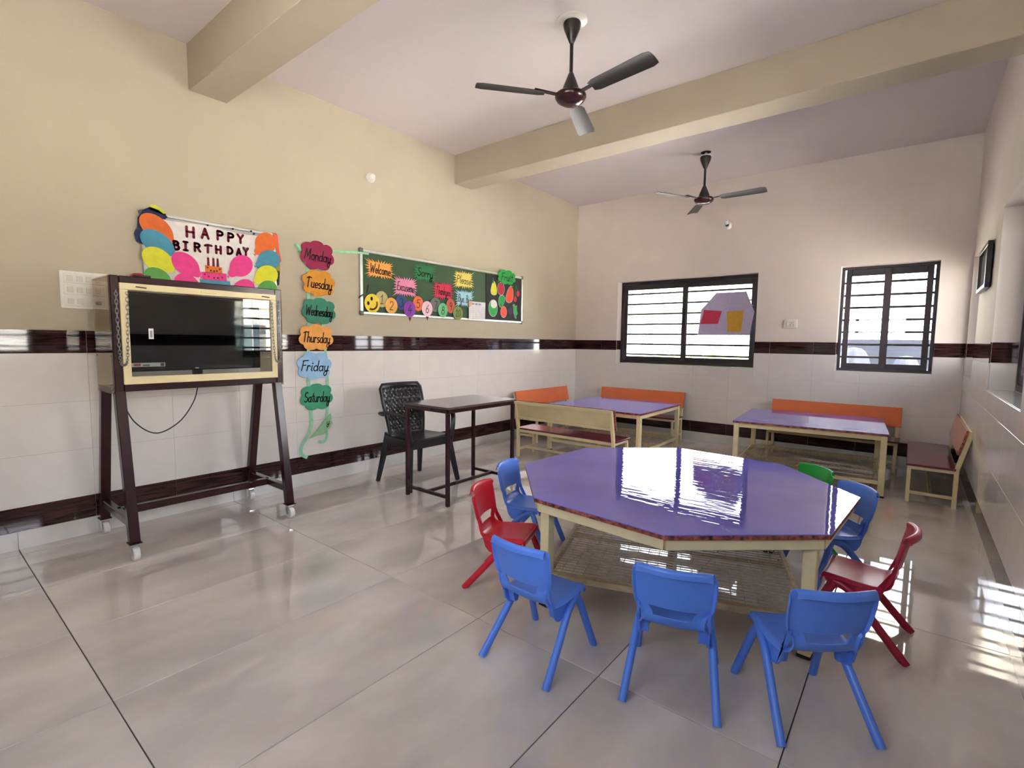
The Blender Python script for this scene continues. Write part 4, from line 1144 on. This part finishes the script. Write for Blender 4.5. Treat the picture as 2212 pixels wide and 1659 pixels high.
for sx in (-1, 1):
    MB().bar((sx * .212, .17, .42), (sx * .27, .245, 0), .055, .05, up=(0, 1, 0), w2=.034, h2=.036, b=.006, zmin=0).build('leg', CHAIRBLACK, pc, smooth=True)
    MB().bar((sx * .18, -.16, .43), (sx * .235, -.24, 0), .075, .03, up=(1, 0, 0), w2=.036, h2=.03, b=.006, zmin=0).build('leg', CHAIRBLACK, pc, smooth=True)
    pth = catmull([(sx * .205, -.20, .59), (sx * .255, -.17, .612), (sx * .268, -.05, .628), (sx * .27, .10, .626), (sx * .265, .18, .60), (sx * .252, .205, .54), (sx * .235, .21, .44), (sx * .222, .20, .36)], 5)
    rr = [.018 + .004 * sin(pi * i / (len(pth) - 1)) for i in range(len(pth))]
    MB().tube(pth, rr, 10, flat=.75).build('armrest', CHAIRBLACK, pc, smooth=True)

# ------------------------------------------------------------------ children's plastic chairs (face local +y)
CB = mat('blue_chair_plastic', s(86, 134, 232), .34, var=.03, scale=6)
CR = mat('red_chair_plastic', s(206, 26, 48), .34, var=.03, scale=6)
CR_SHADED = mat('shaded_red_chair_plastic', s(176, 32, 64), .34, var=.03, scale=6)  # the red plastic again, back-lit shade put into its colour
CG = mat('green_chair_plastic', s(24, 168, 66), .34, var=.03, scale=6)
PROF = [(.132, .244, .128), (.129, .258, .132), (.118, .268, .134), (.06, .266, .136), (-.02, .260, .134), (-.070, .259, .126), (-.098, .268, .114), (-.115, .288, .106), (-.123, .305, .105), (-.128, .325, .112),
        (-.133, .345, .128), (-.141, .385, .136), (-.150, .43, .139), (-.158, .465, .138), (-.164, .488, .130), (-.170, .499, .124), (-.179, .502, .122), (-.189, .496, .122), (-.192, .478, .124)]


def shell():
    ctr = catmull(PROF, 4); NT = 26; pts = []
    ts = [-1 + 2 * k / NT for k in range(NT + 1)]
    for p in ctr:
        y, z, hw = p
        bk = min(1, max(0, (z - .275) / .06)) if y < -.08 else 0.0
        row = []
        for t in ts:
            a = abs(t); fl = max(0, (a - .87) / .13)
            yy = y + bk * (.030 * t * t - .016 * fl * fl * (1.0 if z < .455 else max(0.0, 1 - (z - .455) / .03))); zz = z + (1 - bk) * (.010 * t * t - .016 * fl * fl)
            if z > .475 and bk > .9: zz -= .006 * a ** 4
            row.append(Vector((hw * t, yy, zz)))
        pts.append(row)
    m, n = len(pts), len(pts[0]); nrm = []
    for i in range(m):
        r = []
        for k in range(n):
            du = pts[i][min(n - 1, k + 1)] - pts[i][max(0, k - 1)]; dv = pts[min(m - 1, i + 1)][k] - pts[max(0, i - 1)][k]
            r.append(du.cross(dv).normalized())
        nrm.append(r)
    return pts, nrm, [p[1] for p in ctr], [p[0] for p in ctr], ts


def shell_part(pts, nrm, i0, i1, hole):
    T = .0055; mb = MB(); n = len(pts[0]); R = range(i0, i1 + 1)
    front = [[tuple(pts[i][k]) for k in range(n)] for i in R]
    rear = [[tuple(pts[i][k] + nrm[i][k] * T) for k in range(n)] for i in R]
    m = i1 - i0 + 1; tot = n * m
    mb.add([p for r in front for p in r] + [p for r in rear for p in r], [])
    keep = {(i, k) for i in range(m - 1) for k in range(n - 1) if not hole(i + i0, k)}
    edges = {}
    for (i, k) in keep:
        q = [i * n + k, i * n + k + 1, (i + 1) * n + k + 1, (i + 1) * n + k]
        mb.f += [tuple(q), tuple(j + tot for j in reversed(q))]; mb.mi += [0, 0]
        for a, b in zip(q, q[1:] + q[:1]):
            edges[(a, b)] = edges.get((a, b), 0) + 1
    for (a, b) in list(edges):
        if (b, a) not in edges:
            mb.f.append((b, a, a + tot, b + tot)); mb.mi.append(0)
    return mb


def make_chair(label, m, loc, rz, group=None):
    c = thing('kids_chair', label, 'chair', loc, rz, group=group)
    pts, nrm, zs, ys, ts = shell()
    sp = min(i for i in range(len(zs)) if ys[i] < -.1 and zs[i] > .272)
    hole = lambda i, k: (ys[i] < -.1 and .303 <= (zs[i] + zs[i + 1]) / 2 <= .343 and abs((ts[k] + ts[k + 1]) / 2) < .62 and i < len(zs) - 16)
    shell_part(pts, nrm, 0, sp, lambda i, k: False).build('seat', m, c, smooth=True, angle=50)
    shell_part(pts, nrm, sp, len(zs) - 1, hole).build('backrest', m, c, smooth=True, angle=50)
    for sx in (-1, 1):
        rl = catmull([(sx * .118, .085, .245), (sx * .122, .055, .240), (sx * .128, .01, .215), (sx * .134, -.035, .165), (sx * .144, -.105, .083), (sx * .154, -.178, .0)], 4)
        MB().tube(rl, .0142, 12, zmin=0, flat=1.15).build('leg', m, c, smooth=True)
        fl = catmull([(sx * .118, .075, .246), (sx * .126, .10, .20), (sx * .136, .135, .11), (sx * .148, .178, .0)], 4)
        MB().tube(fl, .0138, 12, zmin=0, flat=1.15).build('leg', m, c, smooth=True)
        poly = [(.118, .256), (-.06, .254), (-.095, .270), (-.112, .30), (-.122, .345), (-.112, .345), (-.098, .29), (-.088, .25), (-.078, .215), (-.058, .192), (-.035, .186), (-.018, .196), (.01, .222), (.06, .236), (.11, .24)]
        gp = MB().prism([(u, v) for u, v in poly], sx * .112, sx * .121, lambda u, v, t: (t, u, v))
        gp.build('side_panel', m, c)
        MB().prism([(-.07, .255), (-.02, .252), (-.035, .20), (-.055, .20)], sx * .085, sx * .113, lambda u, v, t: (t, u, v)).build('under_rib', m, c)
    return c


KC = "children's plastic chairs around the octagonal table"


def recolour(c, m):
    for ch in c.children:
        ch.data = ch.data.copy(); ch.data.materials[0] = m


c0 = make_chair("blue children's chair at the front seen from behind, nearest the red chair", CB, (2.893, -4.936, 0), rad(0), KC)
dup(c0, (3.377, -4.771, 0), rad(17), "blue children's chair at the front seen from behind, middle of the three")
dup(c0, (3.768, -4.616, 0), rad(38), "blue children's chair at the front seen from behind, nearest the darkened red chair")
dup(c0, (2.21, -4.105, 0), rad(-78), "blue children's chair beside the dark desk, behind the bright red chair")
dup(c0, (3.705, -3.40, 0), rad(134), "blue children's chair on the far side of the octagonal table facing the viewpoint")
r0 = make_chair("bright red children's chair pushed up to the table beside the dark desk", CR, (2.41, -4.55, 0), rad(-70), KC)
make_chair("crimson children's chair at the octagonal table with its back to the side wall", CR_SHADED, (3.881, -3.935, 0), rad(87.5), KC)
make_chair("green children's chair mostly hidden behind the octagonal table", CG, (3.477, -3.085, 0), rad(139), KC)
